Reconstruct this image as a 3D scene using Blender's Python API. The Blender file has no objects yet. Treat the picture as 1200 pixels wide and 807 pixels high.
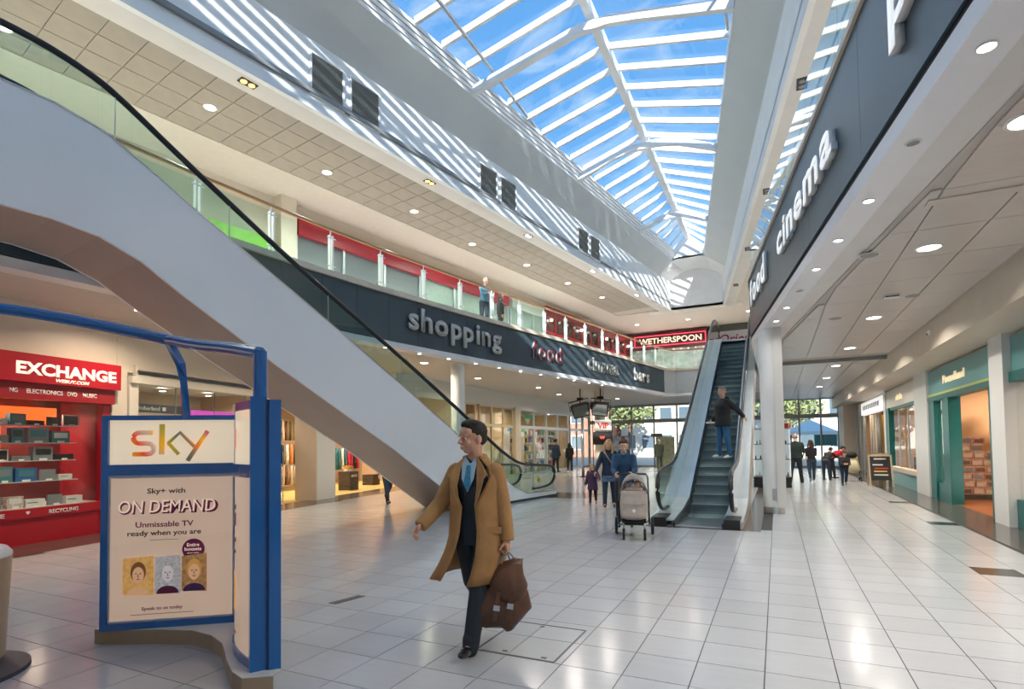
import bpy, bmesh, math, random
from mathutils import Matrix, Vector, Euler, noise as mnoise
random.seed(7)
C = bpy.context.scene.collection
PI = math.pi
def rad(a): return a * PI / 180.0

# ------------------------------------------------------------------ camera
cd = bpy.data.cameras.new('camera'); cam = bpy.data.objects.new('camera', cd); C.objects.link(cam)
FPX = 645.0; YAW = rad(25.65); TILT = rad(2.0); ROLL = rad(0.8)
f0 = Vector((-math.sin(YAW), math.cos(YAW), 0)); r0 = Vector((math.cos(YAW), math.sin(YAW), 0)); z0 = Vector((0, 0, 1))
fw = f0 * math.cos(TILT) + z0 * math.sin(TILT); u1 = -f0 * math.sin(TILT) + z0 * math.cos(TILT)
rt = r0 * math.cos(ROLL) - u1 * math.sin(ROLL); up = u1 * math.cos(ROLL) + r0 * math.sin(ROLL)
mw = Matrix.Identity(4)
for i in range(3):
    mw[i][0] = rt[i]; mw[i][1] = up[i]; mw[i][2] = -fw[i]
mw[2][3] = 1.6
cam.matrix_world = mw
cd.sensor_width = 36; cd.lens = 36 * FPX / 1200; cd.shift_y = (498.5 - 403.5) / 1200
cd.clip_start = 0.05; cd.clip_end = 400
bpy.context.scene.camera = cam

# ------------------------------------------------------------------ world, sun, exposure
sc = bpy.context.scene
sc.view_settings.view_transform = 'Standard'; sc.view_settings.look = 'None'
sc.view_settings.gamma = 1; sc.view_settings.use_curve_mapping = False
sc.view_settings.exposure = 1.02
sc.cycles.transparent_max_bounces = 32
wd = bpy.data.worlds.new('sky'); sc.world = wd; wd.use_nodes = True
nt = wd.node_tree; nt.nodes.clear()
wo = nt.nodes.new('ShaderNodeOutputWorld'); bg = nt.nodes.new('ShaderNodeBackground')
tc = nt.nodes.new('ShaderNodeTexCoord'); sx = nt.nodes.new('ShaderNodeSeparateXYZ'); rp = nt.nodes.new('ShaderNodeValToRGB')
nz = nt.nodes.new('ShaderNodeTexNoise'); mp = nt.nodes.new('ShaderNodeMapping'); mx = nt.nodes.new('ShaderNodeMix'); rr = nt.nodes.new('ShaderNodeValToRGB')
mx.data_type = 'RGBA'
nt.links.new(tc.outputs['Generated'], sx.inputs[0]); nt.links.new(sx.outputs['Z'], rp.inputs[0])
rp.color_ramp.elements[0].position = 0.0; rp.color_ramp.elements[0].color = (.72, .76, .80, 1)
rp.color_ramp.elements[1].position = 1.0; rp.color_ramp.elements[1].color = (0.060, 0.19, 0.44, 1)
e = rp.color_ramp.elements.new(0.14); e.color = (.42, .54, .66, 1)
e = rp.color_ramp.elements.new(0.36); e.color = (0.11, 0.285, 0.53, 1)
mp.inputs['Scale'].default_value = (1.2, 4.5, 3.0); mp.inputs['Rotation'].default_value = (0, 0, 0.5)
nt.links.new(tc.outputs['Generated'], mp.inputs[0]); nt.links.new(mp.outputs[0], nz.inputs['Vector'])
nz.inputs['Scale'].default_value = 4.0; nz.inputs['Detail'].default_value = 8; nz.inputs['Distortion'].default_value = 1.2
nt.links.new(nz.outputs['Fac'], rr.inputs[0])
rr.color_ramp.elements[0].position = 0.50; rr.color_ramp.elements[0].color = (0, 0, 0, 1)
rr.color_ramp.elements[1].position = 0.78; rr.color_ramp.elements[1].color = (0.7, 0.7, 0.7, 1)
nt.links.new(rr.outputs[0], mx.inputs[0]); nt.links.new(rp.outputs[0], mx.inputs[6]); mx.inputs[7].default_value = (0.46, 0.52, 0.58, 1)
nt.links.new(mx.outputs[2], bg.inputs[0]); bg.inputs[1].default_value = 0.94
nt.links.new(bg.outputs[0], wo.inputs[0])
sd = bpy.data.lights.new('sun', 'SUN'); so = bpy.data.objects.new('sun', sd); C.objects.link(so)
sd.energy = 5.6; sd.color = (1.0, 0.95, 0.87); sd.angle = rad(0.6)
so.location = (5, -10, 25)
so.rotation_euler = Vector((-1, 3.0, -1.15)).to_track_quat('-Z', 'Y').to_euler()
DOWNLIGHT = 33.0      # watts of one ceiling downlight

# ------------------------------------------------------------------ materials
MATS = {}
def mat(name, col, rough=0.5, metal=0.0, nz=0.0, ns=6.0, bump=0.0, bs=60.0, spec=0.5, coat=0.0, emit=None, es=0.0, trans=0.0, stretch=None, col2=None, wave=None):
    if name in MATS: return MATS[name]
    m = bpy.data.materials.new(name); m.use_nodes = True; n = m.node_tree; b = n.nodes['Principled BSDF']
    b.inputs['Base Color'].default_value = (*col, 1); b.inputs['Roughness'].default_value = rough; b.inputs['Metallic'].default_value = metal
    b.inputs['Specular IOR Level'].default_value = spec; b.inputs['Coat Weight'].default_value = coat
    if trans: b.inputs['Transmission Weight'].default_value = trans
    if emit: b.inputs['Emission Color'].default_value = (*emit, 1); b.inputs['Emission Strength'].default_value = es
    t = n.nodes.new('ShaderNodeTexCoord'); mpn = n.nodes.new('ShaderNodeMapping'); n.links.new(t.outputs['Object'], mpn.inputs[0])
    if stretch: mpn.inputs['Scale'].default_value = stretch
    if nz or col2:
        x = n.nodes.new('ShaderNodeTexNoise'); x.inputs['Scale'].default_value = ns; x.inputs['Detail'].default_value = 5
        n.links.new(mpn.outputs[0], x.inputs['Vector'])
        r = n.nodes.new('ShaderNodeValToRGB'); n.links.new(x.outputs['Fac'], r.inputs[0])
        c2 = col2 if col2 else tuple(min(1, c * (1 + nz)) for c in col)
        c1 = col if col2 else tuple(c * (1 - nz) for c in col)
        r.color_ramp.elements[0].position = 0.3; r.color_ramp.elements[0].color = (*c1, 1)
        r.color_ramp.elements[1].position = 0.7; r.color_ramp.elements[1].color = (*c2, 1)
        n.links.new(r.outputs[0], b.inputs['Base Color'])
    if bump:
        if wave:
            x = n.nodes.new('ShaderNodeTexWave'); x.inputs['Scale'].default_value = bs; x.bands_direction = wave; ho = x.outputs['Fac']
        else:
            x = n.nodes.new('ShaderNodeTexNoise'); x.inputs['Scale'].default_value = bs; x.inputs['Detail'].default_value = 3; ho = x.outputs['Fac']
        n.links.new(mpn.outputs[0], x.inputs['Vector'])
        bp = n.nodes.new('ShaderNodeBump'); bp.inputs['Strength'].default_value = bump; bp.inputs['Distance'].default_value = 0.01
        n.links.new(ho, bp.inputs['Height']); n.links.new(bp.outputs[0], b.inputs['Normal'])
    MATS[name] = m; return m
def glass(name, tint=(0.96, 0.99, 0.98), refl=1.0, rough=0.0):
    if name in MATS: return MATS[name]
    m = bpy.data.materials.new(name); m.use_nodes = True; n = m.node_tree; n.nodes.clear()
    o = n.nodes.new('ShaderNodeOutputMaterial'); mi = n.nodes.new('ShaderNodeMixShader'); tr = n.nodes.new('ShaderNodeBsdfTransparent')
    gl = n.nodes.new('ShaderNodeBsdfGlossy'); fr = n.nodes.new('ShaderNodeFresnel'); mu = n.nodes.new('ShaderNodeMath'); mu.operation = 'MULTIPLY'; mu.use_clamp = True
    tr.inputs[0].default_value = (*tint, 1); gl.inputs['Roughness'].default_value = rough; fr.inputs[0].default_value = 1.5; mu.inputs[1].default_value = refl
    ge = n.nodes.new('ShaderNodeNewGeometry'); iv = n.nodes.new('ShaderNodeMath'); iv.operation = 'SUBTRACT'; iv.inputs[0].default_value = 1.0; m2 = n.nodes.new('ShaderNodeMath'); m2.operation = 'MULTIPLY'
    n.links.new(ge.outputs['Backfacing'], iv.inputs[1]); n.links.new(fr.outputs[0], mu.inputs[0]); n.links.new(mu.outputs[0], m2.inputs[0]); n.links.new(iv.outputs[0], m2.inputs[1]); n.links.new(m2.outputs[0], mi.inputs[0]); n.links.new(tr.outputs[0], mi.inputs[1]); n.links.new(gl.outputs[0], mi.inputs[2])
    n.links.new(mi.outputs[0], o.inputs[0]); MATS[name] = m; return m
def cells(name, base, dev, sx_, sy_, rough, spec=0.5, streak=0.06, rot=0.0, org=(0, 0)):
    """colour that changes from tile to tile (white noise on the tile's grid cell) plus fine streaks"""
    m = bpy.data.materials.new(name); m.use_nodes = True; n = m.node_tree; b = n.nodes['Principled BSDF']
    b.inputs['Roughness'].default_value = rough; b.inputs['Specular IOR Level'].default_value = spec
    g = n.nodes.new('ShaderNodeNewGeometry'); mpn = n.nodes.new('ShaderNodeMapping'); mpn.vector_type = 'POINT'
    mpn.inputs['Rotation'].default_value = (0, 0, rot); mpn.inputs['Location'].default_value = (-org[0] / sx_, -org[1] / sy_, 0.5); mpn.inputs['Scale'].default_value = (1 / sx_, 1 / sy_, 0.0)
    n.links.new(g.outputs['Position'], mpn.inputs[0])
    fl = n.nodes.new('ShaderNodeVectorMath'); fl.operation = 'FLOOR'; n.links.new(mpn.outputs[0], fl.inputs[0])
    w = n.nodes.new('ShaderNodeTexWhiteNoise'); n.links.new(fl.outputs[0], w.inputs['Vector'])
    x = n.nodes.new('ShaderNodeTexNoise'); x.inputs['Scale'].default_value = 3.0; x.inputs['Detail'].default_value = 6
    mp2 = n.nodes.new('ShaderNodeMapping'); mp2.inputs['Scale'].default_value = (0.6, 6.0, 1); n.links.new(g.outputs['Position'], mp2.inputs[0]); n.links.new(mp2.outputs[0], x.inputs['Vector'])
    ad = n.nodes.new('ShaderNodeMath'); ad.operation = 'MULTIPLY_ADD'; n.links.new(w.outputs['Value'], ad.inputs[0]); ad.inputs[1].default_value = dev; ad.inputs[2].default_value = 1 - dev * 0.5 - streak * 0.5
    a2 = n.nodes.new('ShaderNodeMath'); a2.operation = 'MULTIPLY_ADD'; n.links.new(x.outputs['Fac'], a2.inputs[0]); a2.inputs[1].default_value = streak; n.links.new(ad.outputs[0], a2.inputs[2])
    vm = n.nodes.new('ShaderNodeVectorMath'); vm.operation = 'SCALE'; vm.inputs[0].default_value = base; n.links.new(a2.outputs[0], vm.inputs['Scale'])
    n.links.new(vm.outputs[0], b.inputs['Base Color']); MATS[name] = m; return m

# ------------------------------------------------------------------ geometry
class G:
    def __init__(s, fr=None): s.v = []; s.f = []; s.m = []; s.fr = fr; s.cm = 0
    def add(s, vs, fs):
        o = len(s.v)
        for p in vs:
            p = Vector(p); s.v.append(s.fr @ p if s.fr else p)
        for f in fs: s.f.append([i + o for i in f]); s.m.append(s.cm)
        return s
    def box(s, x0, x1, y0, y1, z0_, z1_):
        return s.add([(x0, y0, z0_), (x1, y0, z0_), (x1, y1, z0_), (x0, y1, z0_), (x0, y0, z1_), (x1, y0, z1_), (x1, y1, z1_), (x0, y1, z1_)],
                     [(0, 3, 2, 1), (4, 5, 6, 7), (0, 1, 5, 4), (1, 2, 6, 5), (2, 3, 7, 6), (3, 0, 4, 7)])
    def cbox(s, c, d, rz=0.0, rx=0.0, ry=0.0):
        R = Euler((rx, ry, rz)).to_matrix(); c = Vector(c); h = [x / 2 for x in d]
        vs = [c + R @ Vector((sx_ * h[0], sy_ * h[1], sz_ * h[2])) for sz_ in (-1, 1) for sx_, sy_ in ((-1, -1), (1, -1), (1, 1), (-1, 1))]
        return s.add(vs, [(0, 3, 2, 1), (4, 5, 6, 7), (0, 1, 5, 4), (1, 2, 6, 5), (2, 3, 7, 6), (3, 0, 4, 7)])
    def ext(s, pts, off):
        n = len(pts); off = Vector(off)
        return s.add([Vector(p) for p in pts] + [Vector(p) + off for p in pts], [list(range(n))[::-1], list(range(n, 2 * n))] + [(i, (i + 1) % n, n + (i + 1) % n, n + i) for i in range(n)])
    def prism(s, poly, za, zb): return s.ext([(p[0], p[1], za) for p in poly], (0, 0, zb - za))
    def rings(s, rs, cap=True, closed=False):
        k = len(rs[0]); vs = [p for r in rs for p in r]; fs = []
        n = len(rs)
        for i in range(n if closed else n - 1):
            for j in range(k): fs.append((i * k + j, i * k + (j + 1) % k, ((i + 1) % n) * k + (j + 1) % k, ((i + 1) % n) * k + j))
        if cap and not closed: fs.append(list(range(k))[::-1]); fs.append([(n - 1) * k + j for j in range(k)])
        return s.add(vs, fs)
    def tube(s, pts, r, seg=8, closed=False, flat=1.0):
        pts = [Vector(p) for p in pts]; n = len(pts); rs = []
        for i, p in enumerate(pts):
            a = pts[i - 1] if (i or closed) else p; b = pts[(i + 1) % n] if (i < n - 1 or closed) else p
            d = (b - a).normalized(); q = d.cross(Vector((0, 0, 1)))
            q = q.normalized() if q.length > 1e-3 else Vector((1, 0, 0))
            w = q.cross(d).normalized(); ri = r[i] if isinstance(r, (list, tuple)) else r
            rs.append([p + q * math.cos(2 * PI * j / seg) * ri + w * math.sin(2 * PI * j / seg) * ri * flat for j in range(seg)])
        return s.rings(rs, True, closed)
    def capz(s, p0, r0_, p1, r1_, seg=12):
        p0 = Vector(p0); p1 = Vector(p1); d = p1 - p0; L = d.length; d = d / L if L > 1e-6 else Vector((0, 0, 1))
        q = d.orthogonal().normalized(); w = d.cross(q); rs = []
        for a in (-80, -50, -20, 0): a = rad(a); rs.append((p0 + d * math.sin(a) * r0_, math.cos(a) * r0_))
        for a in (0, 20, 50, 80): a = rad(a); rs.append((p1 + d * math.sin(a) * r1_, math.cos(a) * r1_))
        return s.rings([[c + (q * math.cos(2 * PI * j / seg) + w * math.sin(2 * PI * j / seg)) * r for j in range(seg)] for c, r in rs])
    def ell(s, c, r, seg=12, R=None):
        c = Vector(c); rs = []
        for i in range(1, seg // 2):
            a = PI * i / (seg // 2); z = -math.cos(a); q = math.sin(a)
            ring = []
            for j in range(seg):
                p = Vector((math.cos(2 * PI * j / seg) * q * r[0], math.sin(2 * PI * j / seg) * q * r[1], z * r[2])); ring.append(c + (R @ p if R else p))
            rs.append(ring)
        k = len(rs[0]); n = len(rs); vs = [p for q in rs for p in q] + [c + (R @ Vector((0, 0, -r[2])) if R else Vector((0, 0, -r[2]))), c + (R @ Vector((0, 0, r[2])) if R else Vector((0, 0, r[2])))]
        fs = [(i * k + j, i * k + (j + 1) % k, (i + 1) * k + (j + 1) % k, (i + 1) * k + j) for i in range(n - 1) for j in range(k)]
        fs += [(n * k, (j + 1) % k, j) for j in range(k)] + [(n * k + 1, (n - 1) * k + j, (n - 1) * k + (j + 1) % k) for j in range(k)]
        return s.add(vs, fs)
    def cyl(s, c, r, h, seg=16, r2=None):
        c = Vector(c); r2 = r if r2 is None else r2
        return s.rings([[c + Vector((math.cos(2 * PI * j / seg) * q, math.sin(2 * PI * j / seg) * q, z)) for j in range(seg)] for q, z in ((r, 0), (r2, h))])
    def mesh(s, name, mats, smooth=False, recalc=True):
        me = bpy.data.meshes.new(name); me.from_pydata([tuple(p) for p in s.v], [], s.f)
        for m in (mats if isinstance(mats, (list, tuple)) else [mats]): me.materials.append(m)
        me.polygons.foreach_set('material_index', s.m)
        if recalc:
            bm = bmesh.new(); bm.from_mesh(me); bmesh.ops.recalc_face_normals(bm, faces=bm.faces); bm.to_mesh(me); bm.free()
        if smooth: me.polygons.foreach_set('use_smooth', [True] * len(me.polygons)); me.update()
        return me
    def build(s, name, mats, parent=None, smooth=False, remesh=0, smo=0, recalc=True, auto=0):
        me = s.mesh(name, mats, smooth, recalc)
        o = bpy.data.objects.new(name, me); C.objects.link(o)
        if remesh:
            md = o.modifiers.new('r', 'REMESH'); md.mode = 'VOXEL'; md.voxel_size = remesh; md.use_smooth_shade = True
            if smo: sm = o.modifiers.new('s', 'SMOOTH'); sm.iterations = smo; sm.factor = 0.5
            bake(o)
        if auto:
            for p in me.polygons: p.use_smooth = True
            me.set_sharp_from_angle(angle=rad(auto))
        if parent: adopt(o, parent)
        return o
def bake(o):
    dg = bpy.context.evaluated_depsgraph_get(); me2 = bpy.data.meshes.new_from_object(o.evaluated_get(dg)); old = o.data
    me2.name = old.name
    o.modifiers.clear(); o.data = me2
    if len(me2.materials) == 0:
        for m in old.materials: me2.materials.append(m)
    me2.polygons.foreach_set('use_smooth', [True] * len(me2.polygons))
def basis(o): return Matrix.LocRotScale(o.location, o.rotation_euler, o.scale)
def adopt(o, parent):
    """parent keeps the child where it is in the world (all parents' own bases are known)"""
    w = basis(parent); q = parent
    chain = parent
    M_ = Matrix.Identity(4); c = parent; st = []
    while c is not None: st.append(c); c = c.parent
    for c in reversed(st): M_ = M_ @ (c.matrix_parent_inverse if c.parent else Matrix.Identity(4)) @ basis(c)
    o.parent = parent; o.matrix_parent_inverse = M_.inverted()
def tag(o, label=None, cat=None, group=None, kind=None):
    if label: o['label'] = label
    if cat: o['category'] = cat
    if group: o['group'] = group
    if kind: o['kind'] = kind
    return o
def thing(name, label, cat, loc=(0, 0, 0), rz=0.0, group=None, kind=None):
    o = bpy.data.objects.new(name, None); C.objects.link(o); o.location = loc; o.rotation_euler = (0, 0, rz); o.empty_display_size = 0.1
    return tag(o, label, cat, group, kind)
def struct(name, g, m, parent=None, **k):
    o = g.build(name, m, parent, **k)
    if parent is None: o['kind'] = 'structure'
    return o
def dup(o, loc=None, rz=None, label=None, group=None, parent=None):
    c = o.copy(); C.objects.link(c)
    if parent is not None: c.parent = parent
    for ch in list(o.children): dup(ch, parent=c)
    if loc is not None: c.location = loc
    if rz is not None: c.rotation_euler = (0, 0, rz)
    if label: c['label'] = label
    if group: c['group'] = group
    return c
def frame(o, u, v):
    """matrix whose x axis runs along u, y along v, z up"""
    m = Matrix.Identity(4); u = Vector((u[0], u[1], 0)).normalized(); v = Vector((v[0], v[1], 0)).normalized()
    for i in range(3): m[i][0] = u[i]; m[i][1] = v[i]; m[i][3] = o[i] if i < len(o) else 0
    return m
FONTW = {}
def glyphs(txt, size, ext=0.01, off=0.0, sx_=1.0, shear=0.0):
    best = None; a0 = None
    for o_ in (0.0, off, off * 1.6, off * .6, off * 2.1):
        me = glyphs1(txt, size, ext, o_, shear); a = sum(p.area for p in me.polygons)
        if a0 is None:
            a0 = a; best = me
            if off == 0: return me
        elif a > a0 * (1 + o_ * 4): return me
    return best
def glyphs1(txt, size, ext=0.01, off=0.0, shear=0.0):
    """outline mesh of a line of text, lying in XY, origin at its left baseline"""
    cu = bpy.data.curves.new('t', 'FONT'); cu.body = txt; cu.size = size; cu.extrude = ext; cu.offset = off; cu.shear = shear; cu.resolution_u = 3; cu.fill_mode = 'BOTH'
    o = bpy.data.objects.new('t', cu); C.objects.link(o)
    dg = bpy.context.evaluated_depsgraph_get(); me = bpy.data.meshes.new_from_object(o.evaluated_get(dg))
    C.objects.unlink(o); bpy.data.objects.remove(o)
    return me
def text(name, txt, width, height, origin, u, m, parent=None, w=(0, 0, 1), ext=0.01, bold=0.0, shear=0.0, center=False):
    """text of given overall width and cap height; origin = left baseline; u = reading direction; w = up"""
    me = glyphs(txt, 1.0, 0.0, bold, shear=shear)
    xs = [v.co.x for v in me.vertices]; ys = [v.co.y for v in me.vertices]
    if not xs: return None
    ref = glyphs('H', 1.0, 0, bold); cap = max(v.co.y for v in ref.vertices) - min(v.co.y for v in ref.vertices)
    kx = width / (max(xs) - min(xs)); ky = height / cap; x0 = min(xs)
    u = Vector(u).normalized(); w = Vector(w).normalized(); n = u.cross(w)
    o_ = Vector(origin)
    if center: o_ = o_ - u * width / 2
    bm = bmesh.new(); bm.from_mesh(me)
    if ext:
        r = bmesh.ops.extrude_face_region(bm, geom=bm.faces[:]); vs = [q for q in r['geom'] if isinstance(q, bmesh.types.BMVert)]
        for q in vs: q.co.z += 1.0
    for q in bm.verts: q.co = o_ + u * (q.co.x - x0) * kx + w * q.co.y * ky + n * (q.co.z * ext)
    bmesh.ops.recalc_face_normals(bm, faces=bm.faces)
    bm.to_mesh(me); bm.free(); me.materials.clear(); me.materials.append(m); me.name = name
    o = bpy.data.objects.new(name, me); C.objects.link(o)
    if parent: adopt(o, parent)
    return o
def word(name, txt, pos, height, m, label, out=0.0, ext=0.06, bold=0.02, side=None):
    """a word of separate standing letters. pos(t) -> (point on wall baseline, reading direction, outward normal) for distance t"""
    t = thing(name, label, 'sign letters', pos(0)[0]); x = 0.0
    ref = glyphs('H', 1.0, 0, bold); cap = max(v.co.y for v in ref.vertices); k = height / cap
    for ch in txt:
        me = glyphs(ch, 1.0, 0.0, bold); xs = [v.co.x for v in me.vertices]; x0 = min(xs); wd_ = (max(xs) - x0) * k
        p, u, n = pos(x + wd_ / 2); u = Vector(u); n = Vector(n)
        bm = bmesh.new(); bm.from_mesh(me)
        r = bmesh.ops.extrude_face_region(bm, geom=bm.faces[:]); vs = [q for q in r['geom'] if isinstance(q, bmesh.types.BMVert)]
        for q in vs: q.co.z += 1.0
        for q in bm.verts: q.co = Vector(p) + u * ((q.co.x - x0) * k - wd_ / 2) + Vector((0, 0, 1)) * q.co.y * k + n * (out + q.co.z * ext)
        bmesh.ops.recalc_face_normals(bm, faces=bm.faces); bm.to_mesh(me); bm.free(); me.materials.clear()
        for q in (m if isinstance(m, (list, tuple)) else [m]): me.materials.append(q)
        if isinstance(m, (list, tuple)):
            for pl in me.polygons: pl.material_index = 0 if pl.normal.dot(n) > 0.9 else 1
        me.name = 'letter'; o = bpy.data.objects.new('letter', me); C.objects.link(o); adopt(o, t)
        x += wd_ + 0.085 * height / 0.5
    return t
ORD = ['first', 'second', 'third', 'fourth', 'fifth', 'sixth', 'seventh', 'eighth', 'ninth', 'tenth', 'eleventh', 'twelfth', 'thirteenth', 'fourteenth', 'fifteenth', 'sixteenth', 'seventeenth', 'eighteenth', 'nineteenth', 'twentieth']
def interp(pts, y):
    for i in range(len(pts) - 1):
        if y <= pts[i + 1][0] or i == len(pts) - 2:
            (a, b), (c, d) = pts[i], pts[i + 1]; return b + (d - b) * (y - a) / (c - a)
# ------------------------------------------------------------------ palette
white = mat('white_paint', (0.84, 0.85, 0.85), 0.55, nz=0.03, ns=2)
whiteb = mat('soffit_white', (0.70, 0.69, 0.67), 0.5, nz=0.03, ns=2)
cream = mat('cream_paint', (0.64, 0.58, 0.49), 0.55, nz=0.03, ns=2)
greyslope = mat('pale_grey_paint', (0.64, 0.68, 0.70), 0.6, nz=0.03, ns=1)
taupe = mat('taupe_panel', (0.42, 0.35, 0.31), 0.5, nz=0.04, ns=1.5)
dark = mat('slate_fascia', (0.052, 0.085, 0.11), 0.38, nz=0.12, ns=1.2)
black = mat('black_matt', (0.012, 0.012, 0.014), 0.45)
blackr = mat('handrail_rubber', (0.012, 0.014, 0.018), 0.28)
steel = mat('brushed_steel', (0.55, 0.58, 0.60), 0.28, 1.0, bump=0.05, bs=80)
alu = mat('aluminium_panel', (0.56, 0.62, 0.66), 0.35, 0.7, nz=0.05, ns=3)
ledge = mat('cream_ledge', (0.78, 0.69, 0.55), 0.45, nz=0.04)
wood = mat('oak_handrail', (0.42, 0.25, 0.11), 0.35, nz=0.15, ns=12, stretch=(1, 1, 8))
skyblue = mat('blue_enamel', (0.002, 0.115, 0.40), 0.22, coat=0.5, nz=0.04)
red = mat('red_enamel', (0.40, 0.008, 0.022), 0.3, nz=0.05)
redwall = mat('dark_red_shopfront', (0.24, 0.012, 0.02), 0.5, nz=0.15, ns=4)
teal = mat('teal_paint', (0.004, 0.12, 0.115), 0.35, nz=0.08)
grey = mat('mid_grey', (0.25, 0.26, 0.27), 0.5, nz=0.05)
letterw = mat('white_letters', (0.80, 0.80, 0.78), 0.35)
letterg = mat('silver_letters', (0.52, 0.53, 0.51), 0.35, 0.3)
letterd = mat('letter_sides', (0.16, 0.16, 0.16), 0.4)
clear = glass('clear_glass')
bal = glass('balustrade_glass', (0.86, 0.95, 0.92), 1.3)
skyglass = glass('roof_glass', (0.93, 0.97, 1.0), 0.6)
lamp = mat('lamp_lens', (1, 1, 1), 0.3, emit=(1.0, 0.93, 0.82), es=9.0)
ambl = mat('amber_lamp', (1, .7, .1), 0.3, emit=(1.0, 0.55, 0.08), es=3.0)
floorm = cells('floor_tile', (0.42, 0.44, 0.465), 0.10, 0.4465, 0.4465, 0.17, 0.55, 0.10, org=(-0.565, 4.25))
darkm = mat('dark_floor', (0.085, 0.075, 0.07), 0.16, nz=0.3, ns=3, stretch=(1, 8, 1))
grout = mat('grout', (0.035, 0.037, 0.04), 0.8)
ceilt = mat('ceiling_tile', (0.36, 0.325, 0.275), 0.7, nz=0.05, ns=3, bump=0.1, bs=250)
ceilj = mat('ceiling_grid', (0.50, 0.47, 0.42), 0.6)
ceilp = mat('ceiling_panel', (0.60, 0.57, 0.54), 0.3, 0.15, nz=0.05, ns=3, stretch=(1, 14, 1))
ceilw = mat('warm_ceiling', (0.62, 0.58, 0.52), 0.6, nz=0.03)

FP = [(-3, -9.98), (2, -9.8), (6, -9.6), (10, -9.27), (15.2, -8.42), (21.8, -7.12), (30.7, -5.5)]
def FL(y):   # left gallery edge in plan, smoothed
    return sum(interp(FP, y + d) for d in (-1.5, -0.75, 0, 0.75, 1.5)) / 5 if y < 29 else interp(FP, y)
FY = [-3 + i * 1.03 for i in range(33)]; FY[-1] = 30.7; FY = [y for y in FY if y < 30.2] + [30.7]
def FR(y): return -0.2 - 0.1477 * (y - 13.7)
def VL(y): return -8.58 + 0.1695 * (y - 9.2)          # left wall of the roof well
def VR(y): return 0.69 - 0.146 * (y - 9.9)
ZC = 8.8

# ------------------------------------------------------------------ floor and its tiles
T = 0.4465; OX = -0.565; OY = 4.25
def camproj(p):
    d = Vector(p) - Vector((0, 0, 1.6)); z = d.dot(fw)
    return (600 + FPX * d.dot(rt) / z, 498.5 - FPX * d.dot(up) / z, z) if z > 0.2 else None
floor = struct('floor', G().box(-20, 9, -4, 38, -0.06, -0.004), grout)
def AX(y): return -10.9 - 0.165 * y
sel = []; rest = G(); black_ins = {(6, 9), (7, 19), (7, 28)}
tile = G().box(0.0035, T - 0.0035, 0.0035, T - 0.0035, -0.02, 0).mesh('floor_tile', floorm)
tiled = G().box(0.0035, T - 0.0035, 0.0035, T - 0.0035, -0.02, 0).mesh('floor_tile_dark', mat('black_tile', (0.02, 0.02, 0.022), 0.2))
for i in range(-36, 9):
    for j in range(-14, 76):
        x = OX + i * T; y = OY + j * T; cx = x + T / 2; cy = y + T / 2
        if x + T > 3.1 or y > 38 or y < -2.5: continue
        if cx < AX(cy) + 1.05: continue
        if cx < -12 and cy > 19: continue
        if -2.45 < cx < -0.3 and 10.95 < cy < 14.5: continue
        if -6.9 < cx < -5.35 and 15.6 < cy < 17.3: continue
        if (i, j) in black_ins: sel.append((1e9, x, y, 1)); continue
        p = [camproj((a, b, 0)) for a, b in ((x, y), (x + T, y), (x + T, y + T), (x, y + T))]
        ok = all(p) and any(-5 < q[0] < 1205 and -5 < q[1] < 812 for q in p)
        ar = abs(sum(p[k][0] * p[(k + 1) % 4][1] - p[(k + 1) % 4][0] * p[k][1] for k in range(4))) if ok else 0
        sel.append((ar, x, y, 0))
sel.sort(reverse=True)
for k, (ar, x, y, d) in enumerate(sel):
    if k < 299:
        o = bpy.data.objects.new('floor_tile', tiled if d else tile); C.objects.link(o); o.location = (x, y, 0); o.parent = floor
    else: rest.box(x + 0.0035, x + T - 0.0035, y + 0.0035, y + T - 0.0035, -0.02, 0)
tag(rest.build('tile_field', floorm, floor), kind='stuff')
pl = G().box(0.0, 0.86, 0.002, 0.286, -0.02, 0.001).mesh('floor_plank', darkm)
for k in range(118):
    o = bpy.data.objects.new('floor_plank', pl); C.objects.link(o); o.location = (3.06, 4 + k * 0.288, 0); o.parent = floor
fa = frame((-10.9, 0), (-0.163, 0.987), (-0.987, -0.163))      # left shop line: x along it, y into the shops
pl2 = G().box(0.002, 0.56, 0, 1.1, -0.02, 0.001).mesh('floor_plank_left', darkm)
for k in range(31):
    o = bpy.data.objects.new('floor_plank', pl2); C.objects.link(o)
    o.matrix_world = fa @ Matrix.Translation((1.0 + k * 0.562, -1.12, 0)); o.parent = floor
tag(G().box(-2.45, -0.3, 10.72, 14.6, -0.02, 0.001).box(-0.62, -0.3, 14.5, 23, -0.02, 0.0005).build('dark_floor_surround', darkm, floor))
G().box(-6.9, -5.0, 15.5, 17.2, -0.02, 0.001).build('dark_floor_surround', darkm, floor)

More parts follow.
